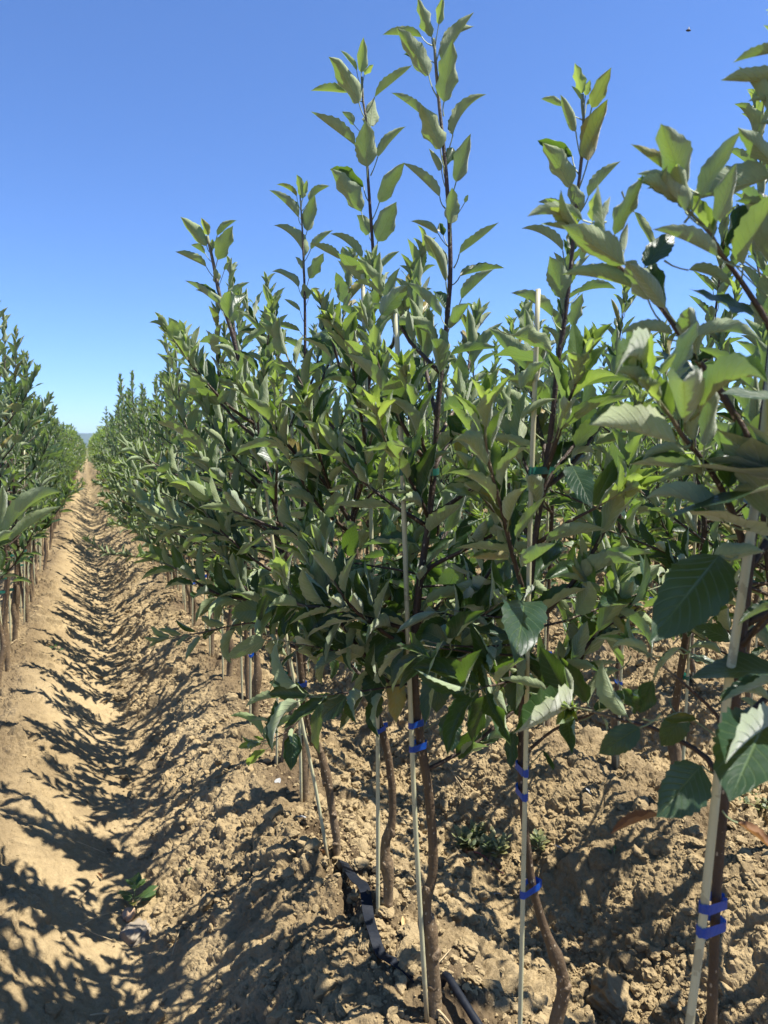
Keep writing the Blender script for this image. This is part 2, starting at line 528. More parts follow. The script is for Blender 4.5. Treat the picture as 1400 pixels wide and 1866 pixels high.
class Leaves:
    """leaf = (node, base, D, N, L, xs, tpl, rnd, young)"""
    def __init__(s):
        s.l = []

    def add(s, node, base, D, N, L, xs=1.0, tpl=None, rnd=None, young=0.0, rng=RNG):
        if tpl is None:
            tpl = int(rng.integers(0, 24))
            if tpl % 3 == 2 and rng.random() < .65:
                tpl -= 1
        s.l.append((node, base, D, N, L, xs, tpl,
                    rng.random() if rnd is None else rnd, young))

    def mesh(s, mb, lod, petioles=True):
        if not s.l:
            return
        A = lambda k: np.array([x[k] for x in s.l], float)
        node, base, D, N, L, xs, rnd, yng = A(0), A(1), nrm(A(2)), A(3), A(4), A(5), A(7), A(8)
        N = nrm(N - D * (N * D).sum(1, keepdims=True)); X = np.cross(D, N)
        tp = np.array([x[6] for x in s.l])
        for t in np.unique(tp):
            T = TPL[lod][t]; i = np.where(tp == t)[0]
            tv = T['v']
            v = base[i, None] + L[i, None, None] * (tv[None, :, 0:1] * (xs[i, None, None] * X[i, None]) + tv[None, :, 1:2] * D[i, None]
                                                    + tv[None, :, 2:3] * N[i, None])
            k, nv = len(i), len(tv)
            q = (T['q'][None] + (np.arange(k) * nv)[:, None, None]).reshape(-1, 4)
            var = np.repeat(np.stack([rnd[i], yng[i]], -1), nv, 0)
            mb.add(v.reshape(-1, 3), q, None, np.tile(T['uv'], (k, 1)), var, 0)
        if petioles:
            d = base - node; ln = np.linalg.norm(d, axis=1)
            i = np.where(ln > 0.003)[0]
            if len(i):
                Dp = nrm(d[i]); Xp = nrm(np.cross(Dp, np.array([0.3, 0.2, 1.0]))); Np = np.cross(Xp, Dp)
                r = 0.0009 + 0.0006 * (L[i] / 0.1)
                v = node[i, None] + _pv[None, :, 0:1] * (r[:, None, None] * Xp[:, None]) + _pv[None, :, 1:2] * d[i, None] \
                    + _pv[None, :, 2:3] * (r[:, None, None] * Np[:, None])
                k = len(i)
                q = (_pq[None] + (np.arange(k) * 12)[:, None, None]).reshape(-1, 4)
                mb.add(v.reshape(-1, 3), q, None, None, None, 1)


def stem_leaves(lv, pts, rng, s0=0.0, s1=None, spacing=0.029, size=(0.075, 0.11), tip=True, up_w=0.7, droop=0.0, spread=56, skip=None):
    pts = np.asarray(pts)
    seg = np.linalg.norm(np.diff(pts, axis=0), axis=1)
    S = np.concatenate([[0], np.cumsum(seg)]); tot = S[-1]
    Tn = nrm(np.gradient(pts, axis=0))
    end = tot if s1 is None else s1
    s = s0 + rng.uniform(0, spacing); phi = rng.uniform(0, 2 * pi)
    while s < end - (0.012 if tip else 0):
        i = min(int(np.searchsorted(S, s)), len(pts) - 1)
        p, T = pts[i], Tn[i]
        phi += 2.4 + rng.normal(0, 0.25)
        e = (tot - s) if tip else 9
        near = float(np.clip(1 - e / 0.16, 0, 1))
        ang = radians((spread + rng.normal(0, 11)) * (1 - near) + 26 * near)
        a = nrm(np.cross(T, [0.31, 0.2, 0.9] if abs(T[2]) < 0.9 else [1, 0.1, 0])); b = np.cross(T, a)
        R = cos(phi) * a + sin(phi) * b
        D = cos(ang) * T + sin(ang) * R
        D = nrm(D + Z * (0.42 * rng.uniform(.4, 1.4) - droop * (1 - near) * rng.uniform(0.3, 1.5)))
        Nn = sin(ang) * T - cos(ang) * R
        N = nrm(Nn * 0.9 + Z * up_w * .45 + rng.normal(0, 0.22, 3))
        Lf = rng.uniform(*size) * (1 - 0.55 * near ** 1.5)
        pl = rng.uniform(0.016, 0.03) * (1 - 0.6 * near)
        base = p + nrm(D * 0.7 + T * 0.5) * pl
        lv.add(p, base, D, N, Lf, rng.uniform(0.85, 1.15), None, None, float(np.clip(near * 0.8 + rng.normal(0, 0.05), 0, 1)), rng)
        s += spacing * rng.uniform(0.7, 1.3) * (1 - 0.55 * near)
    if tip:
        p, T = pts[-1], Tn[-1]
        a = nrm(np.cross(T, [0.31, 0.2, 0.9] if abs(T[2]) < 0.9 else [1, 0.1, 0])); b = np.cross(T, a)
        for k in range(6):
            ph = phi + 2.4 * k; ang = radians(rng.uniform(8, 20) + 3 * k)
            R = cos(ph) * a + sin(ph) * b
            D = cos(ang) * T + sin(ang) * R
            lv.add(p, p + D * 0.006, D, sin(ang) * T - cos(ang) * R, rng.uniform(0.025, 0.042) + .005 * k, rng.uniform(0.6, 0.85), None, None,
                   rng.uniform(0.75, 1) - .06 * k, rng)


def branch_pts(rng, p0, az, L, el0, el1, step=0.03):
    n = max(4, int(L / step))
    p = [np.array(p0, float)]
    for i in range(n):
        t = i / n
        el = radians(el0 + (el1 - el0) * t ** 0.8 + rng.normal(0, 2.5)); a = az + rng.normal(0, 0.05)
        p.append(p[-1] + np.array([cos(a) * cos(el), sin(a) * cos(el), sin(el)]) * L / n)
    return np.array(p)


def branch_tube(mb, pts, r0, rng, k=6):
    n = len(pts); t = np.linspace(0, 1, n)
    tube(mb, pts, r0 * (1 - 0.62 * t), k, 0.52 * (1 - t ** 2.2), 0.12, 0, rng)


# ------------------------------------------------------------------ trees
def default_trunk(rng, H):
    lean = rng.normal(0, 0.05, 2)
    b = rng.normal(0, 0.016, 2)
    g = 0.15 + rng.uniform(-0.03, 0.05)
    pts = [(0, 0, -0.06), (0, 0, 0.0), (b[0] * .4, b[1] * .4, g * .55), (b[0], b[1], g), (b[0] * 1.2 + rng.normal(0, .008), b[1] * 1.2, g + 0.05)]
    for f in (0.32, 0.5, 0.68, 0.84, 1.0):
        pts.append((b[0] * (1 - f) + lean[0] * f ** 1.3 + rng.normal(0, 0.012), b[1] * (1 - f) + lean[1] * f ** 1.3 + rng.normal(0, 0.012), H * f))
    return np.array(pts)


def trunk_radius(z, H, g=0.15, s=1.0):
    r = np.interp(z, [-0.1, 0.0, g - 0.05, g, g + 0.05, g + 0.1, 0.5 * H, 0.72 * H, H],
                  [0.017, 0.0155, 0.0138, 0.018, 0.0145, 0.0105, 0.0075, 0.005, 0.0015])
    return r * s


def trunk_age(z, H):
    return np.interp(z, [0, 0.2, 0.35 * H, 0.6 * H, 0.85 * H, 0.96 * H, H], [1.0, 0.9, 0.6, 0.42, 0.3, 0.16, 0.02])


def gen_tree(seed, H, lod, parent, fill=1.0, branches_as_parts=True, az_bias=None, leader_from=None, nb=None, lean=None):
    """a whole young apple tree in local coordinates under the given Empty"""
    rng = np.random.default_rng(seed)
    tp = default_trunk(rng, H)
    if lean is not None:
        f = np.clip(tp[:, 2:3] / H, 0, 1)
        tp[:, :2] += f ** 1.2 * np.array(lean)[None]
    pts, _ = spline(tp, 0.035 if lod != 'lo' else 0.07)
    k = {'hi': 9, 'mid': 7, 'lo': 5, 'far': 4}[lod]
    mb = MB()
    tube(mb, pts, trunk_radius(pts[:, 2], H, tp[3][2], rng.uniform(.85, 1.12)), k, trunk_age(pts[:, 2], H), 0.16, 0, rng)
    lv = Leaves()
    spacing = 0.0255 / fill
    stem_leaves(lv, pts, rng, s0=0.62 * H, spacing=spacing * 0.95, size=(0.075, 0.115), up_w=0.45, spread=48)
    n = nb if nb else int(rng.integers(9, 12))
    bl = []
    low = [] if lean is None or nb else [(.54, pi), (.66, pi), (.76, pi), (.86, pi)]
    for zl_, a0 in low:
        j = int(np.argmin(np.abs(pts[:, 2] - zl_ - rng.normal(0, .04))))
        bp = branch_pts(rng, pts[j], a0 + rng.normal(0, .45), rng.uniform(.36, .56), rng.uniform(4, 24), rng.uniform(20, 50))
        bl.append((bp, 0.0046))
        stem_leaves(lv, bp, rng, s0=0.06, spacing=spacing, size=(0.07, 0.105), up_w=0.8, droop=0.25, spread=56)
    for i in range(n):
        t = (i + rng.uniform(0.1, 0.9)) / n
        z = 0.5 + t * (0.78 * H - 0.5)
        j = int(np.argmin(np.abs(pts[:, 2] - z)))
        az = i * 2.4 + rng.normal(0, 0.4) + seed
        L = rng.uniform(0.34, 0.55) * (1 - 0.5 * t) * (1 - 0.25 * max(0, -cos(az)))
        el0 = rng.uniform(14, 38) + 16 * t
        bp = branch_pts(rng, pts[j], az, L, el0, min(86, el0 + rng.uniform(22, 48)))
        bl.append((bp, 0.0052 * (1 - 0.3 * t)))
        stem_leaves(lv, bp, rng, s0=0.05, spacing=spacing, size=(0.056, 0.112), up_w=0.75, droop=0.3 * max(0, .6 - t), spread=54)
    # leaves on the bare part of the stem between the branches
    stem_leaves(lv, pts, rng, s0=0.5, s1=0.64 * H, spacing=spacing * 1.5, size=(0.075, 0.115), tip=False, up_w=0.8, droop=0.5, spread=80)
    if branches_as_parts:
        for bp, r in bl:
            b = MB(); branch_tube(b, bp, r, rng); b.build('branch', M_BARK, parent)
        mb.build('trunk', M_BARK, parent)
    else:
        for bp, r in bl:
            branch_tube(mb, bp[::2] if lod == 'lo' else bp, r, rng, 4)
        mb.build('trunk', M_BARK, parent)
    f = MB(); lv.mesh(f, lod, lod in ('hi', 'mid')); f.build('foliage', [M_LEAF, M_PET], parent)


def copy_tree(o, parent=None):
    c = o.copy(); COL.objects.link(c); c.parent = parent
    for ch in o.children:
        copy_tree(ch, c)
    return c


G_TREE = 'young apple trees planted in nursery rows'
G_STAKE = 'thin pale stakes beside the young apple trees'


def pxl(lst, ox=0, oy=0, s=1.0):
    return [(ox + a / s, oy + b / s) for a, b in lst]


def hero(label, trunk, dh, H_hint, radii, branches=(), extra=(), leaf_list=(), seed=0, leader_auto=None, stem_auto=None, nauto=4,
         az_auto=None, dtop=0.0, auto_z=(0.5, 1.25), auto_fill=1.0, auto_len=(0.3, 0.48), hang=None, shade_leaves=(), knots=()):
    """trunk: pixels from the ground upwards, all dh metres ahead; branches: (pixels, d_root, d_tip, radius, spacing)"""
    rng = np.random.default_rng(900 + seed)
    P = np.array([at(x, y, dh + dtop * k / (len(trunk) - 1)) for k, (x, y) in enumerate(trunk)])
    base = P[0].copy(); base[2] = hz(base[0], base[1])
    if P[0][2] > base[2] - 0.04:
        P = np.vstack([[base[0], base[1], base[2] - 0.05], P])
    root = empty('apple_tree', base)
    tag(root, label, 'apple tree', G_TREE)
    pts, par = spline(P, 0.022)
    zz = pts[:, 2]
    rad = np.interp(zz, [r[0] for r in radii], [r[1] for r in radii]) * np.where(zz < .75, .88, 1)
    H = P[-1][2]
    mb = MB(); tube(mb, pts, rad, 14, trunk_age(zz - base[2], H - base[2]), 0.16, 0, rng)
    for kx, ky, kr in knots:
        kp = at(kx, ky, dh - .004); kd = pts[int(np.argmin(np.linalg.norm(pts - kp, axis=1)))]
        kv, kt = lump(rng, ICO3, kr, 1.15, .4)
        mb.add(kv + kp * .75 + kd * .25, None, kt, None, (rng.random(), .93))
    mb.build('trunk', M_BARK, root, base)
    lv = Leaves()
    if leader_auto:
        S = np.concatenate([[0], np.cumsum(np.linalg.norm(np.diff(pts, axis=0), axis=1))])
        z0 = leader_auto
        s0 = S[int(np.argmax(zz > z0))]
        stem_leaves(lv, pts, rng, s0=s0, spacing=0.03, size=(0.08, 0.12), up_w=0.45, spread=52)
    if stem_auto:
        S = np.concatenate([[0], np.cumsum(np.linalg.norm(np.diff(pts, axis=0), axis=1))])
        a, b = (S[int(np.argmax(zz > z))] for z in stem_auto)
        stem_leaves(lv, pts, rng, s0=a, s1=b, spacing=0.03, size=(0.08, 0.12), tip=False, up_w=0.8, droop=0.35, spread=72)
    if hang:
        S = np.concatenate([[0], np.cumsum(np.linalg.norm(np.diff(pts, axis=0), axis=1))])
        for z in np.linspace(hang[0], hang[1], hang[2]):
            j = int(np.argmax(zz > z))
            bp = branch_pts(rng, pts[j], rng.uniform(0, 6.28), rng.uniform(.14, .3), rng.uniform(-10, 15), rng.uniform(-20, 25))
            b = MB(); branch_tube(b, bp, 0.0026, rng, 6); b.build('branch', M_BARK, root, base)
            stem_leaves(lv, bp, rng, s0=0.03, spacing=.02, size=(.075, .108), tip=False, up_w=1.0, droop=1.1, spread=70)
    for bi in branches:
        px, d0, d1, r, sp = bi[:5]
        kw = bi[5] if len(bi) > 5 else {}
        n = len(px)
        bp = np.array([at(x, y, d1 + (d0 - d1) * k / (n - 1)) for k, (x, y) in enumerate(px)])[::-1]
        j = int(np.argmin(np.linalg.norm(pts - bp[0], axis=1)))
        if np.linalg.norm(pts[j] - bp[0]) > 0.01:
            bp = np.vstack([pts[max(0, j - 2)], bp])
        bs, _ = spline(bp, 0.02)
        b = MB(); branch_tube(b, bs, r, rng, 8); b.build('branch', M_BARK, root, base)
        stem_leaves(lv, bs, rng, s0=kw.get('s0', 0.06), spacing=sp * .78, size=kw.get('size', (0.075, 0.112)), up_w=kw.get('up_w', 0.85),
                    droop=kw.get('droop', 0.05), spread=kw.get('spread', 52))
    for i in range(nauto):
        t = (i + rng.uniform(0.1, 0.9)) / nauto
        z = auto_z[0] + t * (auto_z[1] - auto_z[0])
        j = int(np.argmin(np.abs(zz - z)))
        az = (az_auto[i % len(az_auto)] if az_auto else i * 2.4 + seed) + rng.normal(0, 0.3)
        el0 = rng.uniform(14, 38) + 16 * t
        bp = branch_pts(rng, pts[j], az, rng.uniform(*auto_len) * (1 - 0.3 * t), el0, min(86, el0 + rng.uniform(22, 48)))
        b = MB(); branch_tube(b, bp, 0.0048, rng, 7); b.build('branch', M_BARK, root, base)
        stem_leaves(lv, bp, rng, s0=0.05, spacing=0.0225 / auto_fill, size=(0.056, 0.114), up_w=0.75, droop=0.3 * max(0, .6 - t), spread=54)
    for e in leaf_list:
        # (base px, tip px, width px, face, depth offset base, depth offset tip, young)
        b0, t0, wpx, face = e[:4]
        db = e[4] if len(e) > 4 else 0.0
        dt = e[5] if len(e) > 5 else None
        yg = e[6] if len(e) > 6 else 0.0
        nodepx = e[7] if len(e) > 7 else None
        j = 0
        d0 = dh + dtop * 0.8 + db
        pb = at(b0[0], b0[1], d0)
        lp = np.hypot(t0[0] - b0[0], t0[1] - b0[1]) * d0 / F
        if dt is None:
            dt = {'u': -0.30, 't': 0.35, 's': -0.05, 'b': 0.30}[face] * lp
        pt = at(t0[0], t0[1], d0 + dt)
        D = pt - pb; L = np.linalg.norm(D)
        away = nrm(pb - CAM)
        N = {'u': away * 0.8 + Z * 0.45, 't': -away * 0.9 + Z * 0.25, 's': away * 0.35 + Z * 0.8, 'b': away * 0.6 + Z * 0.6}[face] + rng.normal(0, 0.1, 3)
        tpl = int(rng.integers(0, 8)) * 3 + 2 if face == 't' and wpx > 40 else int(rng.integers(0, 8)) * 3 + int(rng.integers(0, 2))
        wd = wpx * d0 / F * (0.75 if face == 's' else 1.0)
        xs = float(np.clip(wd / (L * TPL['hi'][tpl]['w']), 0.5, 1.45))
        jn = int(np.argmin(np.linalg.norm(pts - (pb - Z * 0.035), axis=1)))
        node = pts[jn]
        if nodepx is not None:
            node = at(nodepx[0], nodepx[1], d0)
        elif np.linalg.norm(node - pb) > 0.09:
            node = pb - nrm(D) * 0.03
        lv.add(node, pb, nrm(D), N, L, xs, tpl, None, yg, rng)
    for c, Lw in shade_leaves:  # leaves added to block the sun from those below
        c = np.asarray(c); D = nrm(np.array([-.8, .3, .25]) + rng.normal(0, .3, 3))
        lv.add(c - D * Lw * .75, c - D * Lw * .5, D, SUNV + rng.normal(0, .2, 3), Lw, 1.2, int(rng.integers(0, 8)) * 3 + 2, None, 0, rng)
    f = MB(); lv.mesh(f, 'hi'); f.build('foliage', [M_LEAF, M_PET], root, base)
    for (b0, t0, wpx, db) in extra:          # withered leaves that hang on
        pb, pt = at(*b0, dh + db), at(*t0, dh + db - 0.02)
        D = pt - pb; L = np.linalg.norm(D)
        w = Leaves(); tpl = 1
        w.add(pb - nrm(D) * 0.02, pb, nrm(D), Z + rng.normal(0, 0.3, 3), L, wpx * (dh + db) / F / (L * TPL['hi'][tpl]['w']), tpl, 0.5, 0, rng)
        m = MB(); w.mesh(m, 'hi'); o = m.build('withered_leaf', [M_DRY, M_PET], root, base)
        o['label'] = 'withered brown curled leaf'
    return root, pts


def ribbon_tie(mb, c0, c1, r0, r1, z, h, mi=0, tail=None, tilt=0.0):
    """flat band round two upright rods at c0, c1 (xy), with an optional free end"""
    c0, c1 = np.array(c0[:2]), np.array(c1[:2])
    d = c1 - c0; L = np.linalg.norm(d); d = d / (L + 1e-9); nn = np.array([-d[1], d[0]])
    path = []
    for a in np.linspace(pi / 2, 3 * pi / 2, 7):
        path.append(c0 + (r0 + .0012) * (cos(a) * d + sin(a) * nn))
    for a in np.linspace(-pi / 2, pi / 2, 7):
        path.append(c1 + (r1 + .0012) * (cos(a) * d + sin(a) * nn))
    path.append(path[0])
    path = np.array(path); n = len(path)
    zs = z + tilt * ((path - c0) @ d)
    wob = (RNG.random((2, n)) - .5) * .0026; wob[:, -1] = wob[:, 0]
    v = np.concatenate([np.column_stack([path, zs - h / 2 + wob[0]]), np.column_stack([path, zs + h / 2 + wob[1]])])
    q = [[i, i + 1, n + i + 1, n + i] for i in range(n - 1)]
    mb.add(v, q)
    if tail is not None:
        t0 = np.array([*(c1 + (r1 + .002) * d), z + tilt * L]); tv = np.asarray(tail)
        k = 5
        s = np.linspace(0, 1, k)[:, None]
        p = t0 + tv * s + np.array([0, 0, -0.012]) * s ** 2 - np.array([*nn, 0]) * 0.006 * np.sin(s * 4)
        v = np.concatenate([p - Z * h * .48, p + Z * h * .48])
        mb.add(v, [[i, i + 1, k + i + 1, k + i] for i in range(k - 1)])


def stake(label, P, r=0.0048, ties=(), group=G_STAKE):
    """P world points from the ground up; ties: (world z, point on the trunk, trunk radius, 'blue'|'green', tail)"""
    P = np.array(P, float)
    base = P[0].copy()
    P = np.vstack([P[0] - nrm(P[1] - P[0]) * 0.08, P])
    pts, _ = spline(P, 0.08)
    root = MB(); tube(root, pts, r, 10, 1.0, 0.0)
    o = root.build('support_stake', M_STAKE, None, base)
    tag(o, label, 'stake', group)
    for z, tr, tr_r, colr, tail, tilt in ties:
        c = np.array([np.interp(z, pts[:, 2], pts[:, 0]), np.interp(z, pts[:, 2], pts[:, 1])])
        m = MB(); ribbon_tie(m, c, tr, r, tr_r, z, 0.0125, 0, tail, tilt)
        t = m.build('tie', M_BLUE if colr == 'blue' else M_GREENT, o, base)
        t['label'] = colr + ' plastic tie round stake and stem'
    return o


# ================================================================== GROUND
def build_ground():
    fine = np.radians(np.arange(-37, 37.01, 0.08))
    coarse = np.radians(np.concatenate([np.arange(40, 180, 3.5), np.arange(180, 320.1, 3.5)]))
    ang = np.concatenate([fine, coarse]) + YAW            # measured from +Y towards +X
    rad = [0.35]
    while rad[-1] < 0.9: rad.append(rad[-1] + 0.03)
    while rad[-1] < 1.6: rad.append(rad[-1] * 1.006)
    while rad[-1] < 9: rad.append(rad[-1] * 1.0025)
    while rad[-1] < 26: rad.append(rad[-1] * 1.006)
    while rad[-1] < 130: rad.append(rad[-1] * 1.02)
    while rad[-1] < 7000: rad.append(rad[-1] * 1.15)
    rad = np.array(rad)
    R, A = np.meshgrid(rad, ang, indexing='ij')
    x, y = R * np.sin(A), R * np.cos(A)
    xf, yf = x.ravel(), y.ravel()
    b = base_h(xf, yf); kd = full_h(xf, yf) - b; e = 0.01
    gx = (base_h(xf + e, yf) - base_h(xf - e, yf)) / (2 * e); gy = (base_h(xf, yf + e) - base_h(xf, yf - e)) / (2 * e)
    nn = nrm(np.column_stack([-gx, -gy, np.ones_like(gx)]))
    nr, na = R.shape
    v = np.column_stack([xf, yf, b]) + nn * kd[:, None]
    i = np.arange(nr - 1)[:, None] * na; j = np.arange(na)[None]; j2 = (j + 1) % na
    q = np.stack([i + j, i + na + j, i + na + j2, i + j2], -1).reshape(-1, 4)[:, ::-1]
    v = np.vstack([v, [0, 0, hz(0, 0)]])
    jj = np.arange(na)
    t = np.stack([np.full(na, nr * na), (jj + 1) % na, jj], -1)
    mb = MB(); mb.add(v, q, t)
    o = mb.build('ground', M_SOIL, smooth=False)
    tag(o, 'sandy brown tilled soil thrown up in ridges and furrows', kind='structure')
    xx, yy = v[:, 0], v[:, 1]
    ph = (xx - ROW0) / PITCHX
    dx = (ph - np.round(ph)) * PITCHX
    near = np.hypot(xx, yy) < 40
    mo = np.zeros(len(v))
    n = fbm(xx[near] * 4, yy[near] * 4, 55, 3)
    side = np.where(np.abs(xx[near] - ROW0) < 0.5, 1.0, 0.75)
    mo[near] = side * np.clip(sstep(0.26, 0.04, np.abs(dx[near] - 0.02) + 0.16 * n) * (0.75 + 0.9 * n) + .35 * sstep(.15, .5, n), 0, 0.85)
    gr = np.zeros(len(v))
    far = np.hypot(xx, yy) > 90
    gr[far] = 0.8
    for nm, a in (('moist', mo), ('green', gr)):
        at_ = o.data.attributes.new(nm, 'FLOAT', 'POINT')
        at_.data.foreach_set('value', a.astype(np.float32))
    # face normals must look up
    if o.data.polygons[0].normal[2] < 0:
        o.data.flip_normals()
    return o


def ico(sub):
    import bmesh
    bm = bmesh.new(); bmesh.ops.create_icosphere(bm, subdivisions=sub, radius=1)
    v = np.array([p.co[:] for p in bm.verts]); t = np.array([[w.index for w in f.verts] for f in bm.faces])
    bm.free()
    return v, t


ICO1, ICO2, ICO3, ICO5 = ico(1), ico(2), ico(3), ico(5)


def lump(rng, ic, size, flat=0.75, ang=0.35):
    v, t = ic
    o = rng.uniform(0, 50, 3)
    d = 1 + ang * 1.5 * (vnoise(v[:, 0] * 1.2 + o[0] + v[:, 2], v[:, 1] * 1.2 + o[1] - v[:, 2] * .7, 3)
                         + .7 * vnoise(v[:, 0] * 3 + o[2], v[:, 1] * 3 + v[:, 2] * 3, 9) + .45 * vnoise(v[:, 0] * 6.5 + o[1] - v[:, 2] * 5, v[:, 1] * 6.5 + v[:, 2] * 6, 19))
    # a few flat broken faces
    for _ in range(4):
        nn = nrm(rng.normal(0, 1, 3)); c = rng.uniform(.6, .85)
        q = (v * d[:, None]) @ nn
        d = np.where(q > c, d * c / np.maximum(q, 1e-6), d)
    v = v * d[:, None] * np.array([rng.uniform(.8, 1.25), rng.uniform(.7, 1.1), flat * rng.uniform(.75, 1.1)])
    a = rng.uniform(0, 6.28)
    v = v @ np.array([[cos(a), -sin(a), 0], [sin(a), cos(a), 0], [0, 0, 1]]).T
    return v * size, t


def build_clods():
    rng = np.random.default_rng(5)
    mb = MB()
    var = {k: [lump(rng, ic, 1.0, 0.8, 0.42) for _ in range(n)] for k, ic, n in ((0, ICO1, 16), (1, ICO2, 24), (2, ICO3, 30))}
    n = 120000
    r = 0.9 * (8 / 0.9) ** rng.random(n)
    a = YAW + np.radians(rng.uniform(-36, 36, n))
    x, y = r * np.sin(a), r * np.cos(a)
    keep = (0.07 + 0.5 * sstep(0.05, 0.4, x) + 0.43 * (x > 0.6)) > rng.random(n)
    keep &= np.clip(fbm(x * 3.3, y * 3.3, 66, 3) * 1.6 + 0.45, 0.03, 1) > rng.random(n)
    x, y = x[keep], y[keep]
    z = full_h(x, y)
    k = len(x)
    sz = 0.0025 * (1 - rng.random(k)) ** -0.5
    sz = np.minimum(sz * (0.75 + 0.2 * np.hypot(x, y)), rng.uniform(0.012, 0.03, k))
    cls = np.where(sz > 0.012, 2, np.where(sz > 0.0055, 1, 0))
    vi = rng.integers(0, 100000, k)
    for c in (0, 1, 2):
        for j, (v, t) in enumerate(var[c]):
            i = np.where((cls == c) & (vi % len(var[c]) == j))[0]
            if not len(i):
                continue
            th = rng.uniform(0, 6.28, len(i)); tl = rng.uniform(-.5, .5, len(i))
            cs, sn = np.cos(th), np.sin(th)
            vx = v[None, :, 0] * cs[:, None] - v[None, :, 1] * sn[:, None]
            vy = v[None, :, 0] * sn[:, None] + v[None, :, 1] * cs[:, None]
            vz = v[None, :, 2] + tl[:, None] * v[None, :, 0]
            P = np.stack([vx, vy, vz], -1) * sz[i, None, None] + np.stack([x[i], y[i], z[i] + sz[i] * .2], -1)[:, None]
            tt = (t[None] + (np.arange(len(i)) * len(v))[:, None, None]).reshape(-1, 3)
            mb.add(P.reshape(-1, 3), None, tt)
    o = mb.build('soil_clods', M_CLOD)
    o.data.polygons.foreach_set('use_smooth', np.zeros(len(o.data.polygons), bool))
    tag(o, 'loose crumbs and clods of dry brown earth strewn over the ridges', 'soil clods', kind='stuff')


build_ground()
build_clods()

# ================================================================== HERO TREES (the six nearest of the right-hand row)
pA, pB, pC, pD = ground_px(793, 1846), ground_px(706, 1672), ground_px(614, 1560), ground_px(557, 1456)
dhA, dhB, dhC, dhD = (float((p - CAM) @ FWH) for p in (pA, pB, pC, pD))
dhE, dhF = 1.21, 0.87


def zl(lst, ox, oy, s):
    out = []
    for e in lst:
        e = list(e)
        e[0] = (ox + e[0][0] / s, oy + e[0][1] / s); e[1] = (ox + e[1][0] / s, oy + e[1][1] / s); e[2] = e[2] / s
        if len(e) > 7 and e[7] is not None:
            e[7] = (ox + e[7][0] / s, oy + e[7][1] / s)
        out.append(tuple(e))
    return out


# ---- tree A: tallest, right of the middle
lA = zl([((830, 235), (735, -20), 95, 'u', 0, None, .2), ((875, 155), (905, -30), 85, 'u', 0, None, .7), ((765, 235), (515, 220), 85, 's', .01, None, .1, (830, 290)),
         ((810, 480), (605, 175), 120, 'u', -.01, None, 0, (865, 620)), ((895, 390), (1100, 75), 110, 's'), ((900, 240), (1100, 165), 60, 'b'),
         ((907, 650), (965, 245), 140, 'u', -.01, None, .1, (905, 740)), ((780, 740), (570, 590), 90, 's', .02), ((885, 950), (760, 660), 140, 'u', -.01),
         ((965, 860), (1180, 600), 85, 's', 0, None, 0, (925, 990)), ((985, 1160), (1080, 850), 120, 'u'), ((880, 1255), (640, 1035), 100, 's', 0, None, 0, (915, 1330)),
         ((955, 1425), (960, 1195), 130, 'u', -.01, None, .1), ((905, 1060), (965, 940), 100, 't', .02), ((890, 1080), (810, 945), 70, 'b'),
         ((870, 1490), (695, 1410), 90, 's'), ((905, 1500), (880, 1420), 60, 't', .02), ((925, 1700), (775, 1510), 130, 'u'),
         ((1005, 1620), (1260, 1415), 95, 's', 0, None, 0, (970, 1710)), ((1040, 1290), (1062, 1240), 40, 'u'), ((790, 350), (650, 345), 50, 't', .02)],
        550, 0, 3.5)
lA += zl([((905, 140), (1090, -30), 130, 's', -.02, None, 0, (850, 230)), ((790, 240), (590, 40), 110, 's', -.02, None, 0, (830, 300)),
          ((450, 230), (600, 60), 110, 'u', .02), ((820, 440), (790, 300), 190, 'u', -.04, None, .15), ((830, 800), (960, 980), 110, 't', -.06, .02),
          ((740, 1050), (850, 1010), 60, 's', -.05), ((1000, 1390), (880, 1440), 120, 't', -.05, -.02)], 550, 500, 3.111)
trA = [(793, 1846), (790, 1775), (785, 1714), (777, 1678), (775, 1640), (788, 1600), (789, 1543), (784, 1471), (778, 1420), (770, 1371), (762, 1314),
       (757, 1261), (755, 1180), (764, 1070), (780, 960), (791, 860), (797, 760), (804, 680), (811, 620), (817, 560), (821, 500), (820, 430), (817, 371),
       (813, 314), (809, 271), (801, 194), (796, 137), (791, 70)]
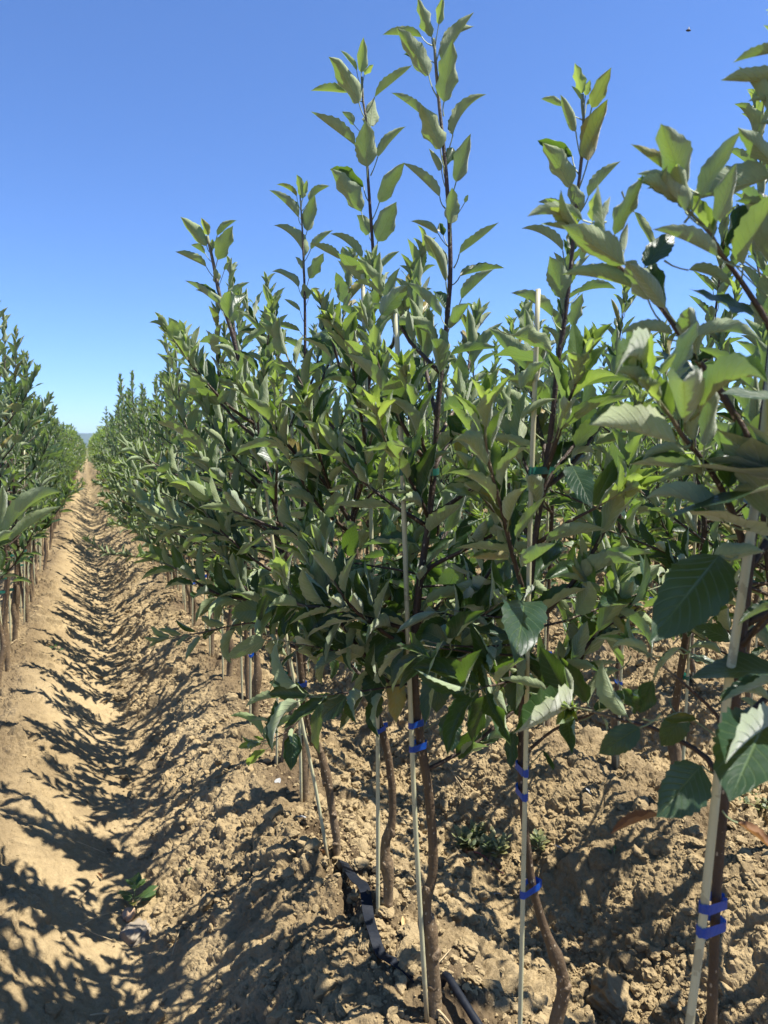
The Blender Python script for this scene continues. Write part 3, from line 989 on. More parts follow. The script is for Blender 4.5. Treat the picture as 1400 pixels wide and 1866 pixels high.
# hanging leaves in deep shade under the crown
lA += [((700, 1150), (715, 1235), 66, 't', -.02, -.06), ((782, 1150), (770, 1240), 70, 't', -.03, -.05), ((805, 1215), (795, 1300), 52, 't', 0, -.02),
       ((838, 1215), (862, 1300), 60, 't', -.05, -.08), ((690, 1225), (672, 1285), 46, 't', 0, -.04), ((720, 1235), (722, 1318), 40, 'u', -.02, .0),
       ((690, 1262), (688, 1310), 40, 't', .02, .0), ((815, 1300), (825, 1372), 46, 't', 0, -.02), ((860, 1330), (836, 1385), 30, 't'),
       ((612, 1165), (572, 1150), 30, 's'), ((858, 1190), (880, 1250), 40, 't')]
rootA, ptsA = hero('tallest apple tree, its leader rising to the top edge, knobbly trunk between two stakes',
                   trA, dhA, 2.1, [(-.2, .02), (.0, .0185), (.03, .0158), (.1, .0152), (.14, .0158), (.165, .0195), (.185, .0235), (.2, .017), (.222, .013), (.24, .0168), (.265, .0112), (.55, .0104), (.8, .008), (1.0, .0062), (1.3, .005),
                                  (1.6, .0038), (1.9, .0026), (2.1, .0014)],
                   branches=[([(521, 1060), (541, 1100), (600, 1108), (650, 1122), (705, 1137), (740, 1150)], dhA, 1.32, .0058, .03, dict(size=(.085, .12), up_w=1.0)),
                             ([(740, 690), (752, 740), (770, 810), (786, 850)], dhA, dhA - .12, .005, .03),
                             ([(688, 757), (704, 808), (730, 847), (768, 915), (780, 950)], dhA, dhA - .2, .005, .03),
                             ([(854, 740), (833, 786), (810, 820), (795, 850)], dhA, dhA + .1, .004, .032),
                             ([(915, 1095), (880, 1120), (830, 1140), (765, 1160)], dhA, dhA - .22, .005, .034),
                             ([(862, 882), (891, 921), (915, 960), (850, 1000), (778, 1040)], dhA, dhA - .2, .005, .03)],
                   leaf_list=lA, seed=1, knots=((774, 1682, .012), (788, 1676, .011), (780, 1622, .0125), (776, 1640, .009), (795, 1818, .014), (787, 1795, .012), (792, 1740, .0125)), hang=(.68, .88, 14), stem_auto=(.75, 1.45), nauto=13, az_auto=(0.3, 1.2, 2.6, 5.4, 3.6), auto_z=(.48, 1.32))

# ---- tree B: the next behind, leader almost as high
lB = zl([((380, 460), (395, 235), 80, 'u', 0, None, .5), ((350, 450), (245, 318), 45, 's', 0, None, .8), ((365, 655), (170, 360), 120, 'u', -.01),
         ((300, 590), (55, 578), 90, 's', .03, None, .3), ((400, 475), (458, 410), 40, 'u', 0, None, .9), ((465, 620), (705, 415), 105, 's', -.01, None, 0, (415, 720)),
         ((440, 800), (460, 620), 110, 'b', .02), ((340, 925), (55, 708), 90, 's'), ((419, 1065), (405, 765), 145, 'u', -.01), ((485, 1000), (665, 805), 90, 's', 0, None, 0, (440, 1120)),
         ((380, 1350), (185, 1070), 145, 'u', -.01, None, 0, (430, 1480)), ((395, 1190), (180, 1080), 100, 't', .02), ((495, 1290), (660, 1035), 110, 'u'),
         ((485, 1540), (605, 1285), 140, 'u', 0, None, 0, (465, 1650)), ((430, 1490), (350, 1370), 100, 'b', .02), ((380, 1655), (180, 1490), 100, 's'), ((500, 1720), (625, 1600), 80, 's'),
         ((480, 1750), (400, 1620), 120, 'u'), ((330, 790), (255, 710), 60, 'b'), ((245, 1650), (50, 1550), 90, 's'), ((300, 1740), (260, 1570), 90, 'u')], 550, 0, 3.5)
trB = [(706, 1672), (708, 1600), (702, 1560), (704, 1530), (714, 1500), (715, 1440), (706, 1370), (694, 1325), (685, 1290), (674, 1200), (662, 1090), (648, 1005), (642, 960), (650, 900),
       (661, 850), (668, 800), (669, 740), (673, 690), (678, 610), (681, 550), (680, 460), (674, 370), (670, 306), (667, 217), (662, 186), (660, 140)]
rootB, ptsB = hero('apple tree with kinked trunk just behind the tallest tree, leader second highest',
                   trB, dhB, 2.1, [(-.2, .019), (.0, .0165), (.03, .014), (.09, .0142), (.13, .0215), (.16, .0135), (.19, .0125), (.205, .0165), (.225, .0112), (.28, .0102), (.55, .0105), (.8, .0075), (1.0, .006), (1.3, .005), (1.6, .0038), (1.9, .0026), (2.1, .0014)],
                   branches=[([(454, 719), (496, 771), (537, 825), (586, 873), (632, 941), (648, 985)], dhB, dhB - .22, .0058, .028, dict(size=(.085, .118))),
                             ([(345, 893), (425, 931), (480, 954), (553, 983), (621, 1028), (655, 1060)], dhB, dhB - .1, .0058, .029),
                             ([(611, 596), (637, 641), (650, 719), (660, 767), (668, 821)], dhB, dhB - .2, .005, .027, dict(size=(.08, .11))),
                             ([(704, 860), (700, 879), (653, 925), (644, 960)], dhB, dhB - .05, .004, .03),
                             ([(560, 740), (575, 800), (598, 879), (637, 945)], dhB, dhB - .3, .005, .029)],
                   leaf_list=lB, seed=2, knots=((698, 1574, .012), (715, 1512, .0115), (709, 1604, .011), (708, 1650, .011)), hang=(.68, .88, 9), stem_auto=(.75, 1.5), nauto=12, az_auto=(0.6, 2.2, 3.4, 5.0), auto_z=(.48, 1.32))

# ---- tree C: leaning left, sprout low on its stem
lC = zl([((550, 460), (400, 295), 75, 'u', 0, None, .2), ((560, 400), (518, 300), 50, 'u', 0, None, .7), ((610, 400), (720, 315), 70, 's', 0), ((612, 540), (700, 345), 100, 'u', -.01, None, .1),
         ((548, 580), (370, 492), 85, 's'), ((540, 500), (460, 455), 60, 'b', .02), ((650, 600), (695, 545), 60, 's'), ((612, 675), (600, 585), 70, 'u'), ((660, 765), (795, 665), 65, 's', 0, None, 0, (640, 820)),
         ((635, 830), (485, 710), 80, 's', -.01), ((590, 720), (500, 690), 60, 't', .02), ((580, 480), (585, 420), 40, 'u', 0, None, .4), ((600, 740), (570, 700), 50, 't', .02)], 200, 300, 3.111)
lC += zl([((215, 668), (50, 575), 60, 's', -.05, None, .9), ((215, 715), (95, 735), 45, 't', -.05, None, 1.0), ((235, 745), (145, 825), 50, 't', -.07, None, 1.0), ((270, 650), (380, 585), 50, 'u', -.05, None, .9),
          ((230, 690), (255, 620), 40, 'u', -.05, None, .4), ((380, 665), (365, 855), 100, 't', -.04, -.05), ((290, 600), (285, 490), 70, 't', -.04, .0), ((330, 480), (130, 530), 60, 's', -.06),
          ((440, 490), (340, 560), 60, 's', -.02), ((480, 500), (570, 460), 50, 't'), ((420, 440), (250, 400), 100, 't', -.04), ((250, 605), (150, 610), 40, 's', -.05)], 400, 1100, 2.8)
trC = [(614, 1564), (614, 1532), (607, 1486), (600, 1440), (594, 1410), (583, 1368), (567, 1336), (558, 1293), (552, 1250), (541, 1150), (522, 1000), (492, 880), (462, 760), (441, 680), (421, 600),
       (401, 540), (389, 480), (378, 430)]
rootC, ptsC = hero('left-leaning apple tree with crooked lower trunk and leafy low sprout above the black tape',
                   trC, dhC, 1.9, [(-.2, .015), (.03, .012), (.055, .0145), (.08, .012), (.15, .0122), (.19, .013), (.215, .0175), (.245, .013), (.3, .0105), (.31, .0125), (.34, .0095), (.4, .0092), (.7, .0105), (1.0, .009), (1.4, .006), (1.7, .004), (1.9, .0018)],
                   branches=[([(476, 1352), (500, 1345), (530, 1330), (555, 1300)], dhC, dhC - .08, .0035, .05, dict(s0=.06, size=(.05, .07), droop=.2)),
                             ([(251, 909), (290, 941), (338, 957), (393, 970), (470, 1000), (515, 1010)], dhC, dhC + .05, .0055, .028),
                             ([(284, 1021), (322, 1037), (361, 1063), (406, 1086), (455, 1095), (530, 1130)], dhC, dhC - .12, .0055, .029, dict(size=(.085, .115), droop=.3)),
                             ([(306, 1163), (367, 1153), (425, 1140), (473, 1137), (540, 1170)], dhC, dhC + .02, .0035, .034, dict(s0=.12, droop=.4)),
                             ([(318, 720), (345, 790), (385, 860), (440, 930), (510, 985)], dhC, dhC - .05, .0055, .029),
                             ([(480, 690), (470, 760), (480, 850), (500, 920)], dhC, dhC - .1, .005, .029)],
                   leaf_list=lC, seed=3, knots=((598, 1436, .013), (590, 1428, .011), (608, 1484, .0105), (612, 1540, .0115), (583, 1370, .009)), hang=(.6, .8, 4), stem_auto=(.8, 1.5), nauto=14, az_auto=(0.4, 2.6, 3.3, 5.0, 2.9), auto_z=(.5, 1.3))

# ---- tree D: slim leader straight behind C
lD = zl([((1095, 190), (1060, 55), 55, 'u', 0, None, .4), ((1060, 180), (945, 112), 50, 's', 0, None, .4), ((1105, 165), (1120, 85), 40, 'u', 0, None, .7), ((1130, 205), (1248, 120), 65, 's'),
         ((1120, 375), (1165, 175), 80, 'u'), ((1070, 300), (902, 143), 70, 's'), ((1060, 260), (1050, 205), 40, 't', .02), ((1105, 520), (930, 343), 75, 's'), ((1140, 480), (1268, 370), 60, 's'),
         ((1130, 645), (1215, 500), 75, 'u'), ((1070, 695), (918, 605), 65, 's'), ((1095, 590), (1052, 520), 40, 'b'), ((1110, 765), (1100, 670), 70, 'u'), ((1130, 750), (1195, 705), 50, 's'),
         ((1080, 830), (988, 760), 55, 's')], 200, 300, 3.111)
trD = [(557, 1456), (554, 1400), (551, 1340), (552, 1250), (554, 1100), (553, 950), (554, 800), (556, 680), (556, 590), (555, 520), (552, 440), (550, 400), (547, 355)]
rootD, ptsD = hero('apple tree whose slim leader stands clear against the sky, behind the left-leaning tree',
                   trD, dhD, 2.0, [(-.2, .018), (.05, .0165), (.17, .018), (.26, .0135), (.4, .011), (.7, .0095), (1.0, .008), (1.4, .005), (1.7, .0035), (2.0, .0018)],
                   branches=[([(332, 609), (345, 647), (390, 763), (454, 825), (520, 900), (552, 950)], dhD, dhD + .15, .006, .028, dict(size=(.08, .115))),
                             ([(640, 480), (630, 560), (600, 660), (560, 760)], dhD, dhD + .1, .005, .028)],
                   leaf_list=lD, seed=4, stem_auto=(.8, 1.5), nauto=15, az_auto=(2.9, .4, 3.4, 5, 2.5, 1.6), auto_z=(.5, 1.4))

# ---- tree E: right of the middle, base just below the frame
lE = zl([((345, 530), (305, 355), 85, 'u', 0, None, .7), ((400, 610), (512, 380), 85, 'u', 0, None, .5), ((340, 565), (283, 485), 35, 's', 0, None, .8), ((310, 745), (222, 535), 100, 'u', -.01),
         ((230, 600), (112, 560), 60, 's', .02), ((380, 910), (492, 560), 130, 'u', -.01), ((275, 1065), (122, 808), 130, 'u', -.01), ((290, 885), (92, 795), 75, 't', .02), ((380, 1115), (565, 912), 110, 's'),
         ((335, 1200), (275, 1030), 100, 'u'), ((265, 1200), (95, 1145), 70, 's'), ((235, 1420), (0, 1295), 85, 's'), ((340, 1470), (385, 1350), 85, 'u'), ((245, 1690), (160, 1450), 130, 'u'),
         ((370, 590), (472, 540), 45, 'b', .02), ((365, 540), (392, 450), 40, 'u', 0, None, .8), ((300, 1420), (275, 1330), 60, 't', .02)], 950, 0, 3.111)
lE += zl([((250, 240), (0, 480), 10, 's')], 0, 0, 1)[:0]
lE += zl([((290, 450), (350, 260), 150, 'u', -.03, None, .1), ((330, 260), (540, 240), 110, 's', .02), ((175, 395), (-60, 260), 130, 's', -.02, None, 0, (225, 470)), ((-40, 500), (175, 590), 150, 'u', -.06, -.02),
          ((0, 800), (135, 650), 90, 'u', -.05), ((290, 1240), (400, 1480), 150, 't', -.1, -.14), ((570, 1330), (545, 1180), 60, 'u', -.05), ((580, 1390), (755, 1335), 70, 's', -.05), ((0, 980), (200, 860), 60, 's', -.04),
          ((130, 860), (30, 740), 60, 't')], 950, 450, 3.111)
lE += zl([((155, 270), (105, 585), 230, 't', -.1, -.2), ((395, 800), (95, 945), 150, 's', -.15, -.2), ((365, 740), (235, 495), 140, 't', -.12, -.02), ((270, 720), (30, 660), 70, 's', -.14), ((400, 750), (360, 600), 45, 'u', -.14),
          ((640, 620), (480, 810), 80, 's', -.05), ((100, 930), (90, 1130), 80, 't', .0, -.02), ((380, 880), (400, 1050), 110, 't', -.08, -.06), ((120, 620), (180, 890), 200, 't', .02, .0), ((560, 870), (575, 930), 30, 's', -.1),
          ((250, 1030), (305, 1130), 25, 't')], 900, 1000, 2.8)
trE = [(1010, 2100), (1004, 1980), (1010, 1880), (1028, 1800), (1012, 1740), (990, 1685), (972, 1620), (962, 1550), (952, 1450), (950, 1380), (952, 1280), (958, 1150), (970, 1030), (984, 920), (997, 836), (1008, 755),
       (1017, 660), (1030, 579), (1041, 480), (1046, 420), (1053, 350), (1060, 290), (1064, 220), (1062, 172)]
rootE, ptsE = hero('apple tree right of the tallest, crooked base bending toward its stake, leader against sky',
                   trE, dhE, 1.8, [(-.2, .016), (.02, .014), (.2, .0128), (.25, .0125), (.275, .0145), (.30, .0092), (.36, .008), (.5, .007), (.8, .0062), (1.1, .0048), (1.4, .0034), (1.6, .0026), (1.8, .0014)],
                   branches=[([(884, 752), (887, 821), (903, 886), (920, 950), (934, 1010), (955, 1085), (958, 1130)], dhE, dhE - .16, .005, .027, dict(size=(.075, .105))),
                             ([(1062, 660), (1045, 710), (1034, 739), (1015, 800), (992, 868)], dhE, dhE - .12, .0045, .028),
                             ([(1149, 701), (1110, 740), (1079, 771), (1040, 820), (998, 880)], dhE, dhE + .1, .0045, .028),
                             ([(1133, 897), (1110, 910), (1085, 926), (1030, 955), (980, 990)], dhE, dhE - .08, .004, .028),
                             ([(1043, 1290), (1050, 1288), (1085, 1298), (1010, 1330)], dhE, dhE - .12, .003, .09),
                             ([(1075, 1065), (1120, 1095), (1164, 1107), (1093, 1150), (1045, 1210), (960, 1290)], dhE, dhE - .02, .004, .035),
                             ([(926, 751), (939, 799), (952, 834), (978, 900)], dhE, dhE + .08, .004, .028)],
                   leaf_list=lE, seed=5, knots=((1020, 1778, .0085), (1030, 1800, .0095), (1032, 1815, .009)), hang=(.76, .88, 6), stem_auto=(.75, 1.25), nauto=6, az_auto=(0.2, 1.0, 5.8, 2.2), auto_z=(.65, 1.2))

# ---- tree F: nearest, cut by the right edge
lF = zl([((930, 1065), (790, 700), 185, 'u', -.05, -.05), ((895, 1015), (620, 815), 95, 's', -.04), ((930, 1200), (655, 985), 120, 's', -.06), ((1020, 1110), (1252, 740), 110, 'u', -.05), ((1110, 1255), (1225, 920), 140, 'u', -.06),
         ((1420, 1000), (950, 1110), 190, 'u', .0, -.02), ((1165, 1395), (1240, 1165), 100, 't', -.02, .02), ((1110, 1455), (742, 1300), 120, 's', -.06), ((1470, 290), (1200, 355), 110, 's', .0), ((1500, 470), (1130, 455), 130, 's', .0),
         ((1480, 600), (1283, 575), 50, 's', .0, None, .3), ((1480, 720), (1350, 700), 55, 's', 0), ((1440, 940), (1228, 720), 110, 'u', -.02), ((1440, 1190), (1210, 1140), 90, 's', .02), ((1190, 1480), (1290, 1370), 150, 'u', -.02),
         ((350, 1250), (32, 1228), 110, 's', -.02, -.02), ((590, 1500), (225, 1275), 160, 'u', -.03, -.03), ((405, 1255), (430, 1080), 90, 'u', 0, None, .8), ((530, 1330), (692, 985), 120, 'u', 0), ((460, 1260), (505, 1110), 60, 'b', .02),
         ((585, 1420), (605, 1260), 70, 'b'), ((705, 1510), (870, 1320), 140, 't', 0, .03), ((1400, 1440), (1290, 1250), 110, 'u'), ((640, 1200), (770, 1420), 60, 's', .1)], 950, 0, 3.111)
lF += zl([((720, 750), (530, 740), 85, 'u', -.1, -.12, .3), ((690, 770), (560, 600), 90, 'b', -.1), ((860, 720), (1005, 415), 120, 'b', -.08, -.02), ((790, 720), (880, 600), 60, 'u', -.1, None, .8), ((930, 1000), (920, 760), 190, 'u', -.1, -.14),
          ((1010, 940), (1400, 770), 80, 's', -.12, -.13), ((1040, 1130), (1060, 740), 120, 'u', -.08), ((880, 1110), (380, 1010), 70, 'u', -.1, -.11), ((980, 520), (1360, 530), 120, 's', -.06), ((720, 300), (590, 80), 140, 'u', -.04),
          ((820, 345), (610, 90), 150, 'u', -.05), ((860, 500), (565, 490), 120, 's', -.04), ((950, 130), (1200, 230), 100, 's', .0), ((930, 1170), (680, 1230), 100, 's', -.05), ((1150, 1560), (700, 1430), 110, 's', -.08), ((1090, 620), (940, 640), 90, 't', -.02),
          ((1060, 1230), (1180, 1170), 90, 't', -.04), ((880, 780), (960, 680), 70, 'b', -.05), ((770, 790), (700, 600), 50, 'b', -.06), ((1350, 1400), (1200, 1380), 120, 'u', -.05), ((1420, 1250), (1250, 1480), 110, 's', -.05), ((1050, 1270), (770, 1340), 130, 's', -.06)], 950, 450, 3.111)
lF += [((1311, 1012), (1184, 1172), 112, 't', -.05, -.10, 0, (1345, 1015)), ((1395, 1320), (1330, 1462), 135, 't', -.12, -.13), ((1410, 1318), (1322, 1392), 40, 'b', -.12, -.13), ((1278, 1396), (1196, 1490), 92, 't', -.04, -.05),
       ((1166, 1326), (1091, 1374), 52, 't', -.02), ((1135, 1255), (1158, 1298), 38, 't', -.02), ((1190, 1240), (1165, 1300), 40, 't'), ((1420, 1240), (1310, 1282), 50, 's', -.12), ((1440, 1100), (1345, 1140), 60, 's', -.12), ((1300, 1015), (1395, 1005), 40, 'u', -.04),
       ((1250, 1300), (1205, 1360), 50, 't', .02), ((1180, 1190), (1115, 1180), 30, 's'), ((1240, 1180), (1190, 1235), 40, 's'), ((1210, 1310), (1270, 1310), 26, 't'), ((1330, 1065), (1320, 1100), 50, 't', .02), ((1400, 1275), (1310, 1275), 40, 's', -.1)]
shadeF = [(at(x, y, d) + SUNV * t, L) for x, y, d, t, L in ((1200, 1148, .765, .15, .12), (1232, 1152, .77, .2, .12), (1215, 1120, .775, .24, .12), (1215, 1165, .79, .14, .11), (1200, 1120, .79, .17, .11), (1250, 1130, .79, .17, .12))] + [(at(x, y, d) + SUNV * t, L) for x, y, d, t, L in ((1255, 1085, .8, .15, .12), (1215, 1130, .8, .19, .11), (1290, 1050, .81, .2, .11), (1345, 1390, .75, .15, .12),  # leaves added on the sunward side to cast shade on the big leaves
       (1380, 1360, .74, .2, .12), (1235, 1440, .83, .15, .11), (1330, 1430, .75, .22, .11), (1360, 1340, .73, .12, .1), (1395, 1420, .75, .18, .12))]
trF = [(1290, 2600), (1292, 2300), (1294, 2050), (1297, 1866), (1301, 1750), (1308, 1600), (1318, 1480), (1330, 1380), (1345, 1230), (1360, 1080), (1375, 930), (1390, 790), (1408, 620), (1422, 450), (1430, 280), (1432, 100)]
rootF, ptsF = hero('nearest apple tree, cut by the right edge, beside the thickest stake with big dark leaves',
                   trF, dhF, 1.65, [(-.2, .015), (.02, .014), (.2, .013), (.25, .0155), (.29, .0095), (.33, .0078), (.5, .0068), (.8, .0062), (1.1, .0055), (1.4, .004), (1.7, .0015)],
                   branches=[([(1188, 714), (1226, 765), (1249, 800), (1284, 842), (1320, 900), (1350, 975), (1362, 1040)], dhF, dhF - .12, .0048, .06, dict(size=(.07, .1))),
                             ([(1060, 425), (1117, 476), (1143, 498), (1207, 562), (1259, 640), (1297, 688), (1329, 739), (1377, 826), (1384, 860)], dhF, dhF - .02, .005, .07, dict(size=(.07, .1))),
                             ([(1245, 375), (1295, 425), (1313, 460), (1352, 514), (1400, 590), (1412, 640)], dhF, dhF - .05, .0045, .075, dict(size=(.07, .1))),
                             ([(1043, 1289), (1079, 1296), (1129, 1311), (1186, 1325), (1239, 1350), (1289, 1382), (1322, 1440)], dhF, dhF + .12, .004, .14, dict(s0=.1)),
                             ([(1186, 1196), (1210, 1215), (1243, 1243), (1307, 1304), (1335, 1370)], dhF, dhF + .03, .003, .09, dict(s0=.12)),
                             ([(1440, 1090), (1400, 1120), (1350, 1180)], dhF, dhF - .1, .0035, 9, dict(s0=.05))],
                   extra=[((1203, 1486), (1112, 1521), 34, -.03), ((1345, 1500), (1420, 1560), 40, -.05), ((1232, 1300), (1250, 1340), 22, .05)],
                   leaf_list=lF, seed=6, shade_leaves=shadeF, nauto=12, az_auto=(0.1, 5.95, 0.4, 6.2, 5.8), auto_z=(.7, 1.25), auto_fill=1.2, auto_len=(.4, .55), leader_auto=1.3)  # sunward branches, mostly out of view, added densely to shade the tree


# ================================================================== STAKES OF THE NEAR TREES
def pt_at_z(pts, z):
    i = int(np.argmin(np.abs(pts[:, 2] - z)))
    return pts[i]


def zpx(px, py, dh):
    return float(at(px, py, dh)[2])


def hero_stake(label, px, dh, pts, ties, r=.0048):
    P = [at(x, y, dh) for x, y in px]
    if P[0][2] > -0.3 and r:
        pass
    tl = []
    for (tx, ty, colr, tail, rr, tilt) in ties:
        z = zpx(tx, ty, dh)
        tl.append((z, pt_at_z(pts, z)[:2], rr, colr, tail, tilt))
    return stake(label, P, r, tl)


gA = ground_px(774, 1828)
hero_stake('pale stake tied with two blue bands to the tallest tree', [(776, 1822), (757, 1500), (745, 1200), (735, 900), (722, 572)], dhA - .02, ptsA,
           [(760, 1322, 'blue', RT * .012 + Z * .004, .0115, .06), (757, 1364, 'blue', None, .0115, 0.05), (742, 860, 'green', None, .009, 0)])
hero_stake('pale stake beside the kinked trunk, second from the black tape', [(689, 1682), (688, 1310), (681, 1150), (675, 900), (667, 700), (661, 500)], dhB - .02, ptsB,
           [(690, 1332, 'blue', RT * .014 + Z * .012, .0115, 0.05), (672, 815, 'green', None, .009, 0)])
hero_stake('pale stake leaning left beside the crooked trunk above the black tape', [(596, 1556), (576, 1440), (553, 1330), (538, 1250), (520, 1150), (492, 950), (478, 830)], dhC - .03, ptsC,
           [(530, 1252, 'blue', None, .011, 0)])
hero_stake('pale stake at the straight trunk behind the left-leaning tree', [(549, 1462), (547, 1340), (541, 1150), (536, 950), (530, 700)], dhD - .02, ptsD, [(545, 1290, 'blue', None, .011, 0)])
hero_stake('tall pale stake right of centre with three blue bands, crossing the lower edge', [(944, 2080), (948, 1866), (953, 1640), (958, 1400), (965, 1000), (975, 700), (981, 527)], dhE - .03, ptsE,
           [(955, 1408, 'blue', None, .009, 0), (959, 1452, 'blue', RT * .012 + Z * .004, .009, 0), (960, 1630, 'blue', RT * .008, .0105, 0), (970, 858, 'green', RT * .02, .008, 0)], .0041)
hero_stake('thickest pale stake in the foreground at the right edge with two blue bands', [(1165, 2560), (1257, 1866), (1283, 1660), (1306, 1440), (1330, 1230), (1350, 1100), (1372, 950), (1395, 780), (1412, 620)], dhF - .03, ptsF,
           [(1283, 1655, 'blue', RT * -.0, .0115, -.25), (1288, 1697, 'blue', None, .0115, -.2), (1385, 845, 'green', None, .008, 0)], .0051)

# ================================================================== ROWS OF TREES
def protos(specs, lod, parts):
    out = []
    for sd, H, lean in specs:
        r = empty('apple_tree', (0, 0, -50))
        gen_tree(sd, H, lod, r, 1.0, parts, lean=lean)
        out.append([r, False])
    return out


rr = np.random.default_rng(77)
HI = protos([(101, 1.85, (-.16, 0)), (102, 1.72, (-.06, .03)), (103, 1.95, (-.2, -.02)), (104, 1.62, (-.02, 0)), (105, 1.78, (-.1, .05)), (106, 1.68, (.02, 0))], 'hi', True)
MID = protos([(201, 1.85, (-.12, 0)), (202, 1.7, (-.05, 0)), (203, 1.92, (-.15, .03)), (204, 1.62, (0, 0)), (205, 1.77, (-.08, 0)), (206, 1.58, (.03, 0))], 'mid', False)
LO = protos([(301, 1.82, (-.1, 0)), (302, 1.68, (-.04, 0)), (303, 1.9, (-.13, 0)), (304, 1.6, (0, 0)), (305, 1.74, (-.05, 0))], 'lo', False)
ORD = ['first', 'second', 'third', 'fourth', 'fifth', 'sixth', 'seventh', 'eighth', 'ninth', 'tenth', 'eleventh', 'twelfth']


def put(pool, x, y, label, rot=None, sc=None):
    k = int(rr.integers(0, len(pool)))
    p = pool[k]
    if not p[1]:
        o = p[0]; p[1] = True
    else:
        o = copy_tree(p[0])
    o.location = (x, y, hz(x, y) - 0.005)
    o.rotation_euler = (0, 0, rr.normal(0, .5) if rot is None else rot)
    s = (rr.uniform(.9, 1.06) if sc is None else sc) * (rr.uniform(.8, .92) if rr.random() < .2 else (rr.uniform(1.04, 1.12) if rr.random() < .15 else 1))
    o.scale = (s, s, s)
    tag(o, label, 'apple tree', G_TREE)
    return o


placed = 6
stake_list = []
y = float(pD[1]) + .33
i = 0
while y < 21:
    x = ROW0 + rr.normal(0, .02)
    lab = ('%s apple tree behind the slim clear leader, in the right-hand row' % ORD[i]) if i < 10 else \
        ('leafy apple tree in the receding middle of the right-hand row' if y < 12 else 'small distant apple tree far along the right-hand row')
    put(HI if y < 5.5 else (MID if y < 12 else LO), x, y, lab, sc=rr.uniform(.93, 1.06) if y < 9 else rr.uniform(1.0, 1.1))
    stake_list.append((x, y, 0, i)); placed += 1
    y += rr.uniform(.27, .37) + (.25 if rr.random() < .05 else 0); i += 1
y = 1.42; i = 0
while y < 20:
    x = ROW0 - PITCHX + rr.normal(0, .02)
    if y > 2.2 and y < 3.9:
        y += .3; continue
    lab = 'apple tree at the left edge whose big blurred leaves reach in over the furrow' if y < 2 else \
        (('%s apple tree from the left edge in the left-hand row' % ORD[i]) if i < 9 else
         ('leafy apple tree in the receding middle of the left-hand row' if y < 12 else 'small distant apple tree far along the left-hand row'))
    if y < 2:
        y = 3.95; continue
    put(HI if y < 6.5 else (MID if y < 12 else LO), x, y, lab, sc=rr.uniform(1.0, 1.14) if y < 6 else rr.uniform(.86, .96))
    stake_list.append((x, y, -1, i)); placed += 1; i += 1
    y += rr.uniform(.24, .34)
ROWN = ['second', 'third', 'fourth', 'fifth', 'sixth', 'seventh']
for k, (x0, y0, y1) in enumerate([(1, .62, 12.5), (2, 2.2, 12.5), (3, 3.2, 12), (4, 4.2, 11.5), (5, 5.2, 11.5)]):  # second row starts out of view and is enlarged, for its shadows
    y = y0 + rr.uniform(0, .3); i = 0
    while y < y1:
        x = ROW0 + PITCHX * x0 + rr.normal(0, .03)
        if k == 0 and i < 8:
            lab = '%s apple tree from the right in the second row, behind the front trees' % ORD[i]
        else:
            lab = 'apple tree of the %s row, glimpsed through the leaves of the rows before it' % ROWN[k]
        put((HI if (k == 0 and y < 3) else MID) if k < 2 else LO, x, y, lab, rot=rr.uniform(0, 6.28), sc=rr.uniform(1.0, 1.1) if k == 0 else rr.uniform(.9, 1.05))
        stake_list.append((x, y, k + 1, i)); placed += 1; i += 1
        y += rr.uniform(.29, .38)
for pool in (HI, MID, LO):
    for p in pool:
        if not p[1]:
            for c in list(p[0].children): bpy.data.objects.remove(c)
            bpy.data.objects.remove(p[0])

# ---- stakes of those rows
for (x, y, row, i) in stake_list:
    lim = {0: 9, -1: 9, 1: 6, 2: 5}.get(row, 0)
    if y > lim:
        continue
    sx, sy = x - rr.uniform(.015, .04), y - rr.uniform(.01, .05)
    z0 = hz(sx, sy)
    lean = rr.normal(0, .03, 2)
    Ht = rr.uniform(1.15, 1.42)
    P = [(sx, sy, z0), (sx + lean[0] * .5, sy + lean[1] * .5, z0 + Ht / 2), (sx + lean[0], sy + lean[1], z0 + Ht)]
    ties = []
    if row == -1 and y < 6.5:
        ties.append((z0 + rr.uniform(.3, .5), (x, y), .012, 'green', None, 0))
    elif y < 6.5:
        for zz, c in ((rr.uniform(.26, .4), 'blue'),) if rr.random() < .6 else ((rr.uniform(.3, .5), 'green'),):
            ties.append((z0 + zz, (x, y), .012, c, RT * .012 + Z * rr.uniform(-.01, .01), 0))
    if row == 0:
        lab = ('pale stake of the %s tree behind the slim bare leader' % ORD[i]) if i < 8 else 'small pale stake in the receding right-hand row'
    elif row == -1:
        lab = ('pale stake of the %s tree from the left edge' % ORD[i]) if i < 8 else 'small pale stake in the receding left-hand row'
    else:
        lab = 'pale stake in the %s row, half hidden behind the front trees' % ROWN[row - 1]
    stake(lab, P, .0045, ties)


